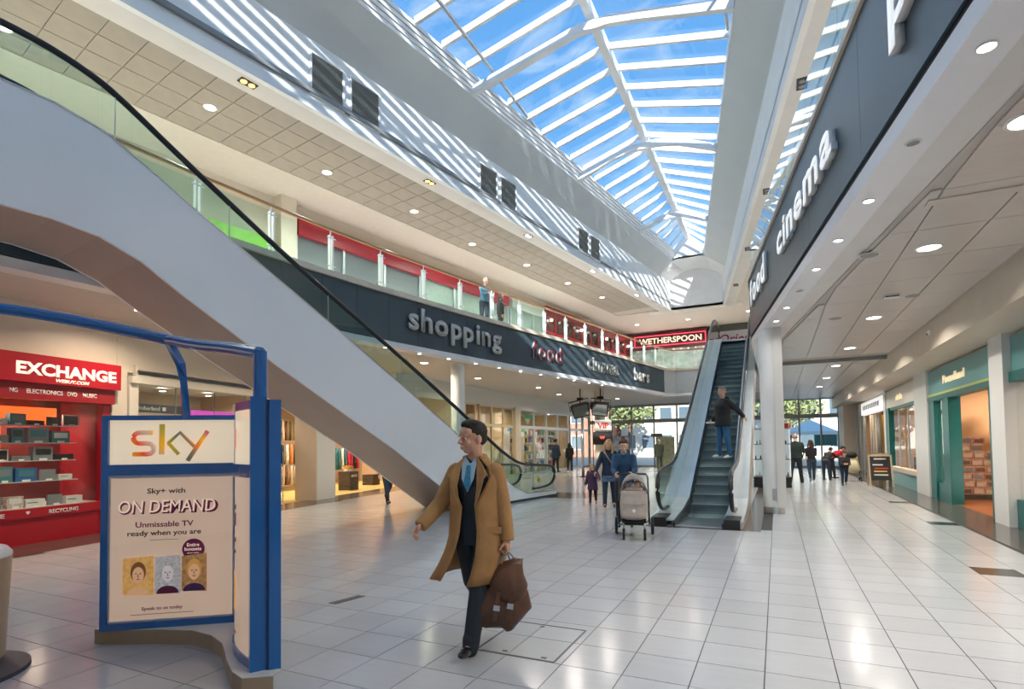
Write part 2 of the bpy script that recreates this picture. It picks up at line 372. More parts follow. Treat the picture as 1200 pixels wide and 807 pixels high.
# ------------------------------------------------------------------ ceilings and slabs
# ground floor ceiling below the left gallery
def band(g, ys, fa_, fb_, z, t=0.0):
    for a, b in zip(ys[:-1], ys[1:]):
        if t: g.prism([(fa_(a), a), (fb_(a), a), (fb_(b), b), (fa_(b), b)], z, z + t)
        else: g.add([(fa_(a), a, z), (fb_(a), a, z), (fb_(b), b, z), (fa_(b), b, z)], [(0, 1, 2, 3)])
g = G(); band(g, FY, FL, lambda y: -17.5, 4.20, 0.14)
g.prism([(-17.5, 30.7), (-5.5, 30.7), (-5.0, 31.4), (-0.5, 31.4), (-0.5, 15.7), (5, 15.7), (5, 38.3), (-17.5, 38.3)], 4.201, 4.34)
struct('ceiling_lower_left', g, ceilw)
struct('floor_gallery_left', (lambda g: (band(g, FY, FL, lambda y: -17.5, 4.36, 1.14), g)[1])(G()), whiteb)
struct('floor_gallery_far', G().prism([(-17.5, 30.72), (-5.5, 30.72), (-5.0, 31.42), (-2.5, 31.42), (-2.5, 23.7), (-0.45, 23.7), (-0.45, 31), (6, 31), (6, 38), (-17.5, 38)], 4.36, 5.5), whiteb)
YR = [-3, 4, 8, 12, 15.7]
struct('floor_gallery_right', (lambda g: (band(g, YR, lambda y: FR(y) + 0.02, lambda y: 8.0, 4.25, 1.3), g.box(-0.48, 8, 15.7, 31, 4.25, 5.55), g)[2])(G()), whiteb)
# right arcade ceiling: plain margin beside the fascia, then panels
struct('ceiling_margin_right', (lambda g: (band(g, YR, FR, lambda y: FR(y) + 0.62, 4.14, 0.1), g.box(-0.5, 0.13, 15.7, 33.5, 4.14, 4.24), g)[2])(G()), whiteb)
cr = struct('ceiling_right', (lambda g: (band(g, YR, lambda y: FR(y) + 0.6, lambda y: 3.1, 4.125, 0.1), g.box(0.1, 3.1, 15.7, 38, 4.125, 4.22), g)[2])(G()), ceilj)
xs_ = [-0.5, 0.18, 0.88, 1.58, 2.28, 2.98]
bm_p = [G().box(0.008, 0.692, 0.006, 1.194, 0, 0.02).mesh('ceiling_panel', ceilp)]
for k in range(28):
    y = 4.4 + k * 1.2
    for x in xs_:
        if y + 1.2 > 19.6 and y < 19.8: continue
        edge = FR(y) + 0.66 if y < 15.7 else 0.15
        xa = max(x + 0.008, edge); xb = min(x + 0.692, 3.03)
        if xa > xb - 0.05: continue
        if xa == x + 0.008 and xb == x + 0.692:
            o = bpy.data.objects.new('ceiling_panel', bm_p[0]); C.objects.link(o); o.location = (x, y, 4.10); o.parent = cr
        else:
            e2 = FR(y + 1.2) + 0.66 if y < 15.7 else 0.15
            G().prism([(xa, y + 0.006), (xb, y + 0.006), (xb, y + 1.194), (max(x + 0.008, e2), y + 1.194)], 4.10, 4.12).build('ceiling_panel', ceilp, cr)
struct('trim_1', G().box(1.5, 3.05, 7.02, 7.18, 4.085, 4.12), ceilw)
struct('trim_2', G().box(-0.3, 3.05, 19.55, 19.75, 4.02, 4.12), grey)
# bulkhead over the right shops
struct('wall_right_bulkhead', G().box(3.03, 8, -3, 38, 3.5, 5.0), cream)
# upper gallery ceilings: field of tiles between plain margins, then roof well
UY = [-3, 3, 9, 15, 21, 26, 30.6]
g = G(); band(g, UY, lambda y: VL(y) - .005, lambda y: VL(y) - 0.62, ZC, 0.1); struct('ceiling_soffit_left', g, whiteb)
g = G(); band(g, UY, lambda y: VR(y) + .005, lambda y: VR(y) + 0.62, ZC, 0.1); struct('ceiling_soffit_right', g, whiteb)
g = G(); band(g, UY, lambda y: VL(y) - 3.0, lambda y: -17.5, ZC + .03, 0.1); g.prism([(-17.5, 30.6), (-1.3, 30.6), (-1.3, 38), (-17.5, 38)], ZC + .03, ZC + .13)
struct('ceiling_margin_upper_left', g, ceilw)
g = G(); band(g, UY, lambda y: VR(y) + 0.6, lambda y: 8.0, ZC + .03, 0.1); g.prism([(-1.3, 30.6), (8, 30.6), (8, 38), (-1.3, 38)], ZC + .03, ZC + .13)
struct('ceiling_upper_right', g, ceilw)
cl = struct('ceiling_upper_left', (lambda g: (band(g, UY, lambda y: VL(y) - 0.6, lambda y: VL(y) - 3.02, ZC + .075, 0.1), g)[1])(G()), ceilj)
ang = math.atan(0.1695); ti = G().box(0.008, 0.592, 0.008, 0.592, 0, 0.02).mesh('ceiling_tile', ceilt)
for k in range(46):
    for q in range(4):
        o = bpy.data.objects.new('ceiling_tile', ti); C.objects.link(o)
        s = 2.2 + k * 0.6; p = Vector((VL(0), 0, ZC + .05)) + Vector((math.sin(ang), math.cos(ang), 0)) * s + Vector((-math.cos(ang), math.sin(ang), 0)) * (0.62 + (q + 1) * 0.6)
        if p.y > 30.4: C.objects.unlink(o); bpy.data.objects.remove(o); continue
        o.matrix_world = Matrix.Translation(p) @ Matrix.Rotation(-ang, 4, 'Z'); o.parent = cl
# walls of the roof well
def slab(name, f, ys, za, zb, th, m, **k):
    g = G()
    for a, b in zip(ys[:-1], ys[1:]): g.prism([(f(a), a), (f(a) + th, a), (f(b) + th, b), (f(b), b)], za, zb)
    return struct(name, g, m, **k)
ZT = 10.3; ZK = 11.0
slab('wall_left_well', VL, UY, ZC - .004, ZT + .02, -0.12, mat('well_white', (0.84, 0.87, 0.89), 0.6, nz=0.02, ns=1))
slab('wall_right_well', VR, UY, ZC - .004, ZT + .02, 0.12, white)
SL = lambda y: -9.10 + 0.156 * y; SR = lambda y: 1.35 - 0.152 * y
SY = [-3, 5, 13, 21, 28.9]
for nm, A, B in (('ceiling_slope_left', VL, SL), ('ceiling_slope_right', VR, SR)):
    g = G()
    for a, b in zip(SY[:-1], SY[1:]):
        P = [(A(a), a, ZT), (B(a), a, ZK), (B(b), b, ZK), (A(b), b, ZT)]; g.ext(P, (0, 0, 0.12))
    P = [(A(28.9), 28.9, ZT), (B(28.9), 28.9, ZK), (B(28.9) , 28.9, ZK), (A(30.5), 30.5, ZT)]
    struct(nm, g, greyslope)
g = G()   # far end of the well: ceiling between skylight and end wall, and the arched end wall
n = 10; top = []; 
for i in range(n + 1):
    t = i / n; x = VL(30.5) + (VR(30.5) - VL(30.5)) * t; top.append((x, 30.5, ZT + 0.55 * math.sin(PI * t) ** 0.8))
back = []
for i in range(n + 1):
    t = i / n
    xs = [VL(28.9), SL(28.9), SR(28.9), VR(28.9)]; zs = [ZT, ZK, ZK, ZT]
    f = t * 3; k = min(2, int(f)); f -= k
    back.append((xs[k] + (xs[k + 1] - xs[k]) * f, 28.9, zs[k] + (zs[k + 1] - zs[k]) * f))
for i in range(n): g.ext([top[i], top[i + 1], back[i + 1], back[i]], (0, 0, 0.1))
struct('ceiling_slope_far', g, white)
g = G(); g.ext([(VL(30.5), 30.5, ZC)] + top + [(VR(30.5), 30.5, ZC)], (0, 0.15, 0)); struct('wall_far_well', g, white)
struct('ceiling_soffit_far', G().box(-6.2, -1.4, 30.5, 31.3, ZC, ZC + 0.1), whiteb)
# roof deck outside, so that light only comes through the glass
struct('ceiling_roof_deck', G().box(-18, VL(-3) + .1, -3, 38, ZC + .3, ZC + .4).prism([(VL(-3) + .1, -3), (VL(-3) + .1, 31), (VL(31), 31)], ZC + .3, ZC + .4).prism([(8, -3), (VR(-3), -3), (VR(31), 31), (8, 31)], ZC + .3, ZC + .4).box(-9, 8, 30.7, 38, ZC + .3, ZC + .4), grey)
# grilles in the left wall of the well
grl = mat('vent_grille', (0.27, 0.29, 0.28), 0.5)
vt = None
for y in (8.45, 9.47, 14.1, 15.12, 20.1, 21.1):
    o_ = Vector((VL(y) + 0.012, y, 9.08)); u = Vector((0.167, 0.986, 0)); nn = Vector((0.986, -0.167, 0))
    fr = frame((o_.x, o_.y), u, nn)
    v = thing('air_grille', '', 'vent', (o_.x, o_.y, 9.08))
    g = G(fr); W = 0.88; Hh = 0.95
    for a in (g.box(0, W, -.01, .03, 9.08, 9.12), g.box(0, W, -.01, .03, 9.08 + Hh - .04, 9.08 + Hh), g.box(0, .04, -.01, .03, 9.12, 9.08 + Hh - .04), g.box(W - .04, W, -.01, .03, 9.12, 9.08 + Hh - .04)): pass
    g.build('frame', white, v)
    G(fr).box(.04, W - .04, -.012, -.002, 9.12, 9.99).build('backing', mat('vent_backing', (.07, .08, .08), .6), v)
    g = G(fr)
    for k in range(22):
        z = 9.125 + k * 0.0395; g.ext([(.04, -.002, z), (.04, .018, z + .012), (.04, .018, z + .018), (.04, -.002, z + .006)], (W - .08, 0, 0))
    g.build('slats', grl, v); tag(v, kind='thing')
    v['label'] = {8.45: 'nearest dark grille high on the white roof well wall', 9.47: 'dark grille second from the near end of the roof well wall', 14.1: 'dark grille, nearer one of the middle pair on the well wall', 15.12: 'dark grille, farther one of the middle pair on the well wall', 20.1: 'dark grille, nearer one of the far pair on the well wall', 21.1: 'farthest dark grille high on the white roof well wall'}[y]

# ------------------------------------------------------------------ skylight
sk = struct('window_1', G(), white); sk.name = 'window_1'
RX = -3.82; RZ = 12.05; KH = .40
barw = mat('rafter_white', (0.82, 0.84, 0.86), 0.45)
for k in range(32):
    y = -0.85 + k * 0.93
    if y > 28.7: break
    for S_, sg in ((SL, 1), (SR, -1)):
        a = Vector((S_(y) + (.2 if sg > 0 else 0), y, ZK + KH - .02)); b = Vector((RX, y, RZ + .02))
        G().ext([a + Vector((0, -.045, 0)), a + Vector((0, .045, 0)), a + Vector((0, .045, .16)), a + Vector((0, -.045, .16))], b - a).build('rafter', barw, sk)
        y2 = y + 0.93
        if y2 < 28.9: 
            A = [Vector((S_(y) , y + .045, ZK + KH + .12)), Vector((S_(y2), y2 - .045, ZK + KH + .12)), Vector((RX, y2 - .045, RZ + .16)), Vector((RX, y + .045, RZ + .16))]
            G().ext(A, (0, 0, 0.012)).build('pane', skyglass, sk)
G().box(RX - .10, RX + .10, -1, 28.9, RZ - .08, RZ + .2).build('ridge_beam', barw, sk)
for S_, sg in ((SL, 1), (SR, .0)):
    g = G()
    for i in range(5): # stepped curb between sloping ceiling and glass
        g.ext([(S_(-1) + sg * .045 * i, -1, ZK + .0 + .09 * i), (S_(-1) + sg * .045 * i + (-.3 if sg else .3), -1, ZK + .0 + .09 * i), (S_(-1) + sg * .045 * i + (-.3 if sg else .3), -1, ZK + .092 + .09 * i), (S_(-1) + sg * .045 * i + (.02 if sg else 0), -1, ZK + .078 + .09 * i)], Vector((S_(28.9) - S_(-1), 29.9, 0)))
    g.build('curb', barw, sk)
    x = -6.5 if sg > 0 else -0.78
    y1 = 16.6 if sg > 0 else 13.9
    zz = lambda xx: ZK + .1
    G().tube([(x, -1, 11.48), (x, y1, 11.48)], 0.045, 8).build('purlin', steel if 0 else mat('purlin_grey', (0.5, 0.52, 0.54), 0.4, 0.3), sk)
for y in (0.65, 6.65, 12.65, 18.65, 24.5):
    a = SL(y); b = SR(y)
    pts = [(a, ZK - .02), (RX - 1.1, 11.50), (RX - .45, 11.62), (RX + .45, 11.62), (RX + 1.1, 11.50), (b, ZK - .02)]
    if y > 24: pts = [(a, ZK), (RX - .4, 11.40), (RX, 11.43), (RX + .4, 11.38), (b, ZK - .02)]
    g = G()
    for (x0_, z0__), (x1_, z1__) in zip(pts[:-1], pts[1:]):
        g.ext([(x0_, y - .07, z0__), (x1_, y - .07, z1__), (x1_, y - .07, z1__ + .22), (x0_, y - .07, z0__ + .22)], (0, .14, 0))
    g.build('truss_beam', barw, sk)
struct('wall_skylight_end', G().ext([(SL(28.9), 28.9, ZK), (SR(28.9), 28.9, ZK), (SR(28.9), 28.9, ZK + .55), (RX, 28.9, RZ + .2), (SL(28.9), 28.9, ZK + .55)], (0, .1, 0)), white)
struct('wall_skylight_near', G().ext([(SL(-1), -1.1, ZC), (SR(-1), -1.1, ZC), (SR(-1), -1.1, ZK + .3), (RX, -1.1, RZ + .2), (SL(-1), -1.1, ZK + .3)], (0, .1, 0)).box(-10.6, SL(-1), -1.1, -1, ZC, ZK+.2).box(SR(-1), 2.7, -1.1, -1, ZC, ZK+.2), white)
struct('ceiling_near', G().box(-10.7, 2.8, -3, -1, ZC, ZC + .1), white)

# ------------------------------------------------------------------ left fascia, ledge, balustrade
lf = struct('trim_3', (lambda g: (band(g, FY, lambda y: FL(y) + .05, lambda y: FL(y) - .3, 4.19, .15), g.prism([(-5.45, 30.7), (-4.97, 31.35), (-0.5, 31.35), (-.5, 31.6), (-5.8, 31.6)], 4.19, 4.34), g)[2])(G()), mat('light_edge', (0.80, 0.82, 0.85), 0.3))
fw_ = struct('wall_gallery_front', G(), dark); fw_.name = 'wall_left_gallery_front'
for a, b in zip(FY[:-1], FY[1:]):
    g = G(); g.prism([(FL(a) + .045, a + .004), (FL(a), a + .004), (FL(b), b - .004), (FL(b) + .045, b - .004)], 4.36, 5.56); g.build('fascia_panel', dark, fw_)
greyf = mat('grey_fascia', (0.52, 0.56, 0.58), 0.45, nz=0.05)
g = G().prism([(-5.46, 30.7), (-5.46, 30.72), (-4.98, 31.4), (-2.4, 31.4), (-2.4, 31.34), (-4.95, 31.34)], 4.36, 5.56)
struct('wall_far_gallery_front', g, greyf)
g = G(); band(g, FY, lambda y: FL(y) + .12, lambda y: FL(y) - .12, 5.56, .13)
g.prism([(-5.38, 30.7), (-5.62, 30.7), (-5.05, 31.5), (-2.4, 31.5), (-2.4, 31.26), (-4.9, 31.26)], 5.56, 5.69); struct('trim_4', g, ledge)

def curve_at(s0, f=FL, y0=0.0):
    """point on the fascia a distance s0 along it from y0"""
    y = y0; s = 0.0; st = 0.05
    while s < s0:
        s += math.hypot(f(y + st) - f(y), st); y += st
    t = Vector((f(y + .1) - f(y - .1), .2, 0)).normalized(); return Vector((f(y), y, 0)), t
posts = []; s = 0.3
while True:
    p, t = curve_at(s)
    if p.y > 30.6: break
    posts.append((p, t)); s += 1.56
bl = thing('glass_balustrade', 'glass and steel balustrade along the curved left gallery edge', 'balustrade', (posts[0][0].x, posts[0][0].y, 5.69))
corner = [(Vector((-5.05, 31.2, 0)), Vector((1, 0, 0))), (Vector((-3.9, 31.36, 0)), Vector((1, 0, 0))), (Vector((-2.6, 31.36, 0)), Vector((1, 0, 0)))]
allp = posts + corner
for p, t in allp:
    nn = Vector((t.y, -t.x, 0)); g = G()
    for sg in (-.045, .045):
        q = p + t * sg
        g.ext([q + nn * .05 + Vector((0, 0, 5.69)) - t * .006, q + nn * .05 + Vector((0, 0, 5.69)) + t * .006, q - nn * .04 + Vector((0, 0, 5.69)) + t * .006, q - nn * .04 + Vector((0, 0, 5.69)) - t * .006], (0, 0, 0.86))
    g.tube([p + Vector((0, 0, 6.5)), p + Vector((0, 0, 6.66))], .018, 6)
    for z in (5.82, 6.48): g.tube([p - t * .12 + nn * .03 + Vector((0, 0, z)), p + t * .12 + nn * .03 + Vector((0, 0, z))], .012, 6)
    g.build('post', mat('post_steel', (.72, .80, .83), .3, .25), bl)
for (p, t), (q, t2) in zip(allp[:-1], allp[1:]):
    d = (q - p).normalized(); a = p + d * .09; b = q - d * .09; nn = Vector((d.y, -d.x, 0)) * .035
    G().ext([a + nn + Vector((0, 0, 5.72)), b + nn + Vector((0, 0, 5.72)), b + nn + Vector((0, 0, 6.56)), a + nn + Vector((0, 0, 6.56))], -nn * .3).build('glass_panel', bal, bl)
G().tube([p + Vector((0, 0, 6.69)) for p, t in allp], .038, 8).build('handrail', wood, bl, smooth=True)

# ------------------------------------------------------------------ right fascia, balustrade
PR = [(FR(-3), -3), (FR(15.7), 15.7), (FR(15.7), 31)]
def offs(x): return x
rf = struct('wall_right_gallery_front', G(), dark)
prev = -3
for k in range(8):
    a = -3 + k * 2.34; b = a + 2.334
    G().prism([(FR(a) - .05, a), (FR(a), a), (FR(b), b), (FR(b) - .05, b)], 4.36, 5.80).build('fascia_panel', dark, rf)
G().prism([(FR(15.7) - .05, 15.71), (FR(15.7), 15.71), (FR(15.7), 23.6), (FR(15.7) - .05, 23.6)], 4.36, 5.80).build('fascia_panel', dark, rf)
def along_r(g, d0, d1, za, zb): g.prism([(FR(-3) + d0, -3), (FR(-3) + d1, -3), (FR(15.7) + d1, 15.7), (FR(15.7) + d0, 15.7)], za, zb).prism([(FR(15.7) + d0, 15.7), (FR(15.7) + d1, 15.7), (FR(15.7) + d1, 31), (FR(15.7) + d0, 31)], za, zb); return g
struct('trim_5', along_r(G(), -.03, .3, 4.13, 4.30), mat('light_edge', (0, 0, 0)))
struct('trim_shadow_gap', along_r(G(), -.02, .1, 4.30, 4.36), black)  # black strip stands for the shade in the gap below the fascia
struct('trim_7', along_r(G(), -.09, .10, 5.80, 5.87), ledge)
br = thing('glass_balustrade', 'frameless glass balustrade above the dark fascia on the right', 'balustrade', (FR(6), 6, 5.87))
for k in range(11):
    a = -3 + k * 1.7; b = a + 1.69
    G().prism([(FR(a) - .01, a), (FR(a) + .004, a), (FR(b) + .004, b), (FR(b) - .01, b)], 5.87, 6.72).build('glass_panel', bal, br)
for k in range(4):
    a = 15.72 + k * 1.9; G().box(FR(15.7) - .01, FR(15.7) + .004, a, a + 1.89, 5.87, 6.72).build('glass_panel', bal, br)
G().tube([(FR(-3) + .1, -3, 6.5), (FR(15.7) + .1, 15.7, 6.5), (FR(15.7) + .1, 23.4, 6.5)], .025, 8).build('handrail', steel, br, smooth=True)

# ------------------------------------------------------------------ words on the fascias
def posL(y0, z):
    def f(t):
        p, u = curve_at(t, FL, y0); return (p.x + .05, p.y, z), u, Vector((u.y, -u.x, 0))
    return f
def fit(txt, height, total, bold=0.02):
    return total
def wordfit(name, txt, pos, total, height, m, label, ext=.07, bold=.03):
    ref = glyphs('H', 1.0, 0, bold); cap = max(v.co.y for v in ref.vertices); k = height / cap; ws = []
    for ch in txt:
        me = glyphs(ch, 1.0, 0, bold); xs = [v.co.x for v in me.vertices]; ws.append((me, min(xs), max(xs) - min(xs)))
    gap = 0.09; W = sum(w for _, _, w in ws) + gap * (len(txt) - 1); kx = total / W
    t = thing(name, label, 'sign letters', pos(0)[0]); x = 0.0
    for me, x0, w in ws:
        p, u, n = pos((x + w / 2) * kx); u = Vector(u); n = Vector(n); bm = bmesh.new(); bm.from_mesh(me)
        r = bmesh.ops.extrude_face_region(bm, geom=bm.faces[:])
        for q in [q for q in r['geom'] if isinstance(q, bmesh.types.BMVert)]: q.co.z += 1.0
        for q in bm.verts: q.co = Vector(p) + u * ((q.co.x - x0 - w / 2) * kx) + Vector((0, 0, 1)) * q.co.y * k + n * (q.co.z * ext)
        bmesh.ops.recalc_face_normals(bm, faces=bm.faces); bm.to_mesh(me); bm.free(); me.materials.clear()
        for q in m: me.materials.append(q)
        for f in me.polygons: f.material_index = 0 if abs(f.normal.dot(n)) > 0.9 else 1
        me.name = 'letter'; o = bpy.data.objects.new('letter', me); C.objects.link(o); adopt(o, t); x += w + gap
    return t
LM = (letterg, letterd); LW = (letterw, letterd); LL = (mat('lit_white_letter', (.85, .86, .86), .3, emit=(.95, .98, 1), es=.28), letterw)
wordfit('word_sign', 'shopping', posL(12.05, 4.78), 4.2, .62, LM, 'silver letters reading shopping on the left dark fascia')
wordfit('word_sign', 'food', posL(17.95, 4.72), 2.05, .62, (mat('food_letter', (0.20, 0.035, 0.06), .4), letterg), 'dark letters reading food on the left dark fascia')
wordfit('word_sign', 'cinema', posL(21.9, 4.72), 3.0, .60, (mat('cinema_letter', (0.24, 0.26, 0.25), .4), letterg), 'dark pale-edged letters reading cinema on the left fascia')
wordfit('word_sign', 'bars', posL(26.55, 4.68), 1.9, .60, LW, 'pale letters reading bars at the far end of the left fascia')
ur = Vector((0.146, -0.989, 0)); nr = Vector((-0.989, -0.146, 0))
def posR(y0, z): return lambda t: ((FR(y0) - .05 + ur.x * t, y0 + ur.y * t, z), ur, nr)
wordfit('word_sign', 'food', posR(14.95, 4.98), 2.5, .56, LL, 'white letters reading food on the right dark fascia')
wordfit('word_sign', 'cinema', posR(10.9, 4.90), 3.8, .50, LL, 'large white letters reading cinema on the right dark fascia')
wordfit('word_sign', 'p', posR(5.34, 4.93), 0.45, .52, LL, 'white letter p cut by the top edge on the right fascia')
# ------------------------------------------------------------------ shell: outer walls
struct('wall_rear_sunblock', G().box(-18, 9, -3.3, -3.0, 0, 9.4), white)  # unseen wall added close behind the camera to keep the sun off the floor
struct('wall_upper_left_back', (lambda g: (band(g, UY, lambda y: VL(y) - 4.6, lambda y: VL(y) - 4.75, 5.5, 3.4), g.box(-17.5, -9.2, 37.5, 37.9, 5.5, 8.9), g)[2])(G()), cream)
struct('wall_upper_right_back', G().box(6.0, 6.2, -3, 38, 5.5, 8.9), cream)
struct('wall_upper_far', G().box(-17.5, 8, 37.6, 37.9, 4.3, 9.1), grey)
struct('wall_right_outer', G().box(11.5, 11.7, -3, 38, 0, 5.2), cream)
struct('wall_left_outer', G().box(-20, -19.8, -3, 38, 0, 9.1), cream)
struct('wall_left_bulkhead', G(fa).box(-3, 20.0, -0.02, 0.15, 3.28, 4.2), cream)
struct('wall_left_far_bulkhead', G().box(-12.15, -12.0, 15.6, 38, 3.45, 4.2), mat('bulkhead_pale', (0.66, 0.66, 0.62), .5))
struct('wall_left_shop_return', G().box(-14.2, -12.0, 19.25, 19.4, 0, 4.2), cream)

# ------------------------------------------------------------------ escalators
def smoothp(P, n=3):
    for _ in range(n):
        Q = [P[0]]
        for a, b in zip(P[:-1], P[1:]):
            a = Vector(a); b = Vector(b); Q += [a * .75 + b * .25, a * .25 + b * .75]
        Q.append(P[-1]); P = Q
    return [Vector(p) for p in P]
def side(g, top, bot, y0, y1):
    """solid between two (s,z) polylines, thickness along y"""
    poly = [(s, y0, z) for s, z in top] + [(s, y0, z) for s, z in reversed(bot)]
    n = len(poly); g.ext(poly, (0, y1 - y0, 0))
ic = mat('escalator_cladding', (0.85, 0.89, 0.93), 0.28, nz=0.02, ns=1)
skirt = mat('dark_skirt', (0.05, 0.06, 0.07), 0.3, 0.6)
stepm = mat('step_ribs', (0.30, 0.37, 0.40), 0.4, 0.5, bump=0.5, bs=60, wave='X')
# left escalator: local x runs up the incline (towards the camera), local y across
el = frame((-6.3, 15.9), (-0.1392, -0.9903), (-0.9903, 0.1392))
E = thing('escalator', 'long white-clad escalator rising to the left gallery', 'escalator', (-6.3, 15.9, 0))
DK = [(-.3, .17), (1.4, .19), (2.1, .42), (3.75, 1.37), (4.9, 2.07), (7.93, 3.74), (10.7, 5.2), (11.4, 5.60), (11.85, 5.83), (12.4, 5.95), (13.2, 5.98), (17, 5.98)]
BT = [(-.3, 0), (4.05, 0.0), (5.42, .82), (6.58, 1.52), (8.06, 2.32), (9.71, 3.21), (10.9, 3.9), (11.4, 4.22), (11.9, 4.42), (12.4, 4.49), (13.2, 4.50), (17, 4.50)]
for y0, y1 in ((0, .05), (1.50, 1.55)):
    g = G(el)
    xs = sorted(set([p[0] for p in DK] + [p[0] for p in BT]))
    tp = [(x, interp(DK, x)) for x in xs]; bt = [(x, interp(BT, x)) for x in xs]
    for (a, b), (c, d) in zip(zip(tp[:-1], tp[1:]), zip(bt[:-1], bt[1:])): g.ext([(a[0], y0, a[1]), (b[0], y0, b[1]), (d[0], y0, d[1]), (c[0], y0, c[1])], (0, y1 - y0, 0))
    g.build('side_cladding', ic, E)
g = G(el)
for (a, b) in zip(BT[1:-1], BT[2:]): g.ext([(a[0], .05, a[1]), (b[0], .05, b[1]), (b[0], 1.5, b[1]), (a[0], 1.5, a[1])], (0, 0, .05))
g.build('underside', taupe, E)
HL = [(.9, .30), (.35, .30), (-.15, .36), (-.42, .6), (-.36, .86), (-.05, .96), (.9, 1.0), (1.6, 1.06), (2.1, 1.24), (2.7, 1.52), (3.74, 2.13), (5.62, 3.17), (7.57, 4.18), (9.1, 4.97), (10.9, 6.0), (11.5, 6.37), (11.9, 6.58), (12.5, 6.72), (13.2, 6.74), (17, 6.74)]
def offset(P, d):
    out = []
    for i, (s, z) in enumerate(P):
        a = P[max(0, i - 1)]; b = P[min(len(P) - 1, i + 1)]; t = Vector((b[0] - a[0], b[1] - a[1])).normalized(); out.append((s + t.y * d, z - t.x * d))
    return out
for k, y in enumerate((.12, 1.38)):
    P = smoothp([(s, y, z) for s, z in HL], 2)
    G(el).tube(P, .05, 10, flat=.85).build('handrail', blackr, E, smooth=True)
    # glass panes between deck and handrail
    hs = [(s, z) for s, z in HL[4:]]
    cuts = [-.36, .9, 2.6, 4.4, 6.3, 8.2, 10.1, 11.7, 13.4, 15.2, 17]
    for a, b in zip(cuts[:-1], cuts[1:]):
        xs = [a + .006] + [p[0] for p in hs + DK if a + .01 < p[0] < b - .01] + [b - .006]; xs = sorted(set(xs))
        g = G(el)
        for u, v in zip(xs[:-1], xs[1:]):
            g.ext([(u, y - .005, interp(DK, u)), (v, y - .005, interp(DK, v)), (v, y - .005, interp(hs, v) - .03), (u, y - .005, interp(hs, u) - .03)], (0, .01, 0))
        g.build('glass_panel', glass('escalator_glass', (0.82, 0.92, 0.89), 1.5), E)
        if a > 0: G(el).ext([(a - .005, y - .008, interp(DK, a)), (a + .005, y - .008, interp(DK, a)), (a + .005, y - .008, interp(hs, a) - .03), (a - .005, y - .008, interp(hs, a) - .03)], (0, .016, 0)).build('glass_joint', steel, E)
for y0, y1 in ((-.01, .2), (1.3, 1.56)):
    g = G(el)
    for a, b in zip(DK[:-1], DK[1:]): g.ext([(a[0], y0, a[1]), (b[0], y0, b[1]), (b[0], y0, b[1] + .02), (a[0], y0, a[1] + .02)], (0, y1 - y0, 0))
    g.build('deck_trim', steel, E)
g = G(el); g.ext([(-.3, -.012, .0), (4.2, -.012, .0), (4.2, -.012, .06), (-.3, -.012, .06)], (0, .012, 0)); g.build('kick_plate', skirt, E)
def steps(fr, par, x0, xn, z1, rise=.2, y0=.25, y1=1.25, nz=None):
    run = .40; n = int(round(z1 / rise)); x = x0
    for k in range(n):
        g = G(fr); z = (k + 1) * rise; xa = x0 + k * run * .9 + .0
        pts = [(xa, y0, z - rise - .02), (xa + .03, y0, z - rise * .6), (xa + .015, y0, z - rise * .25), (xa, y0, z), (xa + .37, y0, z), (xa + .37, y0, z - .04), (xa + .06, y0, z - rise - .02)]
        g.ext(pts, (0, y1 - y0, 0)).build('step', stepm, par)
steps(el, E, 1.9, 0, 5.4)
yw = mat('warning_yellow', (0.75, 0.55, 0.02), .4)
G(el).ext([(.62, .10, .42), (.74, .10, .54), (.62, .10, .66), (.50, .10, .54)], (0, -.004, 0)).build('warning_sticker', yw, E)
G(el).cbox((.62, .095, .54), (.05, .004, .12)).build('warning_symbol', black, E)
G(el).box(13, 17, .0, 1.55, 5.3, 5.5).build('landing', whiteb, E)
# right escalator: climbs away from the camera along world Y
er = frame((-2.3, 11.0), (0, 1), (1, 0))
E2 = thing('escalator', 'steel escalator climbing away to the far upper floor with a man riding it', 'escalator', (-1.45, 11.2, 0))
HR = [(.9, .26), (.45, .26), (.05, .34), (-.2, .6), (-.12, .95), (.15, 1.06), (1.0, 1.1), (1.7, 1.16), (2.3, 1.36), (3.6, 2.02), (5.2, 2.9), (7.0, 3.9), (9.0, 4.97), (10.6, 5.83), (11.4, 6.2), (12.0, 6.42), (12.8, 6.5), (13.6, 6.5), (13.9, 6.3), (13.85, 5.95), (13.5, 5.8)]
DR = [(-.1, .1), (1.2, .2), (2.0, .34), (2.5, .6), (3.6, 1.16), (5.2, 2.04), (7.0, 3.04), (9.0, 4.11), (10.6, 4.97), (11.4, 5.4), (12.2, 5.66), (13.6, 5.7)]
DB = [(-.1, 0), (1.2, 0), (3.4, 0), (5.2, .95), (7.0, 1.95), (9.0, 3.05), (10.6, 3.9), (11.4, 4.3), (12.2, 4.36), (13.6, 4.36)]
for y0, y1, nm in ((.0, .06, 'side_panel'), (.46, .50, 'skirt'), (1.34, 1.38, 'skirt'), (1.66, 1.70, 'side_panel')):
    g = G(er); xs = sorted(set([p[0] for p in DR] + [p[0] for p in DB])); dz = 0 if nm == 'side_panel' else -.02
    for a, b in zip(xs[:-1], xs[1:]): g.ext([(a, y0, interp(DR, a) + dz), (b, y0, interp(DR, b) + dz), (b, y0, interp(DB, b)), (a, y0, interp(DB, a))], (0, y1 - y0, 0))
    g.build(nm, mat('warm_steel_panel', (0.62, 0.55, 0.48), .3, .6) if y0 > 1.6 else (alu if nm == 'side_panel' else skirt), E2)
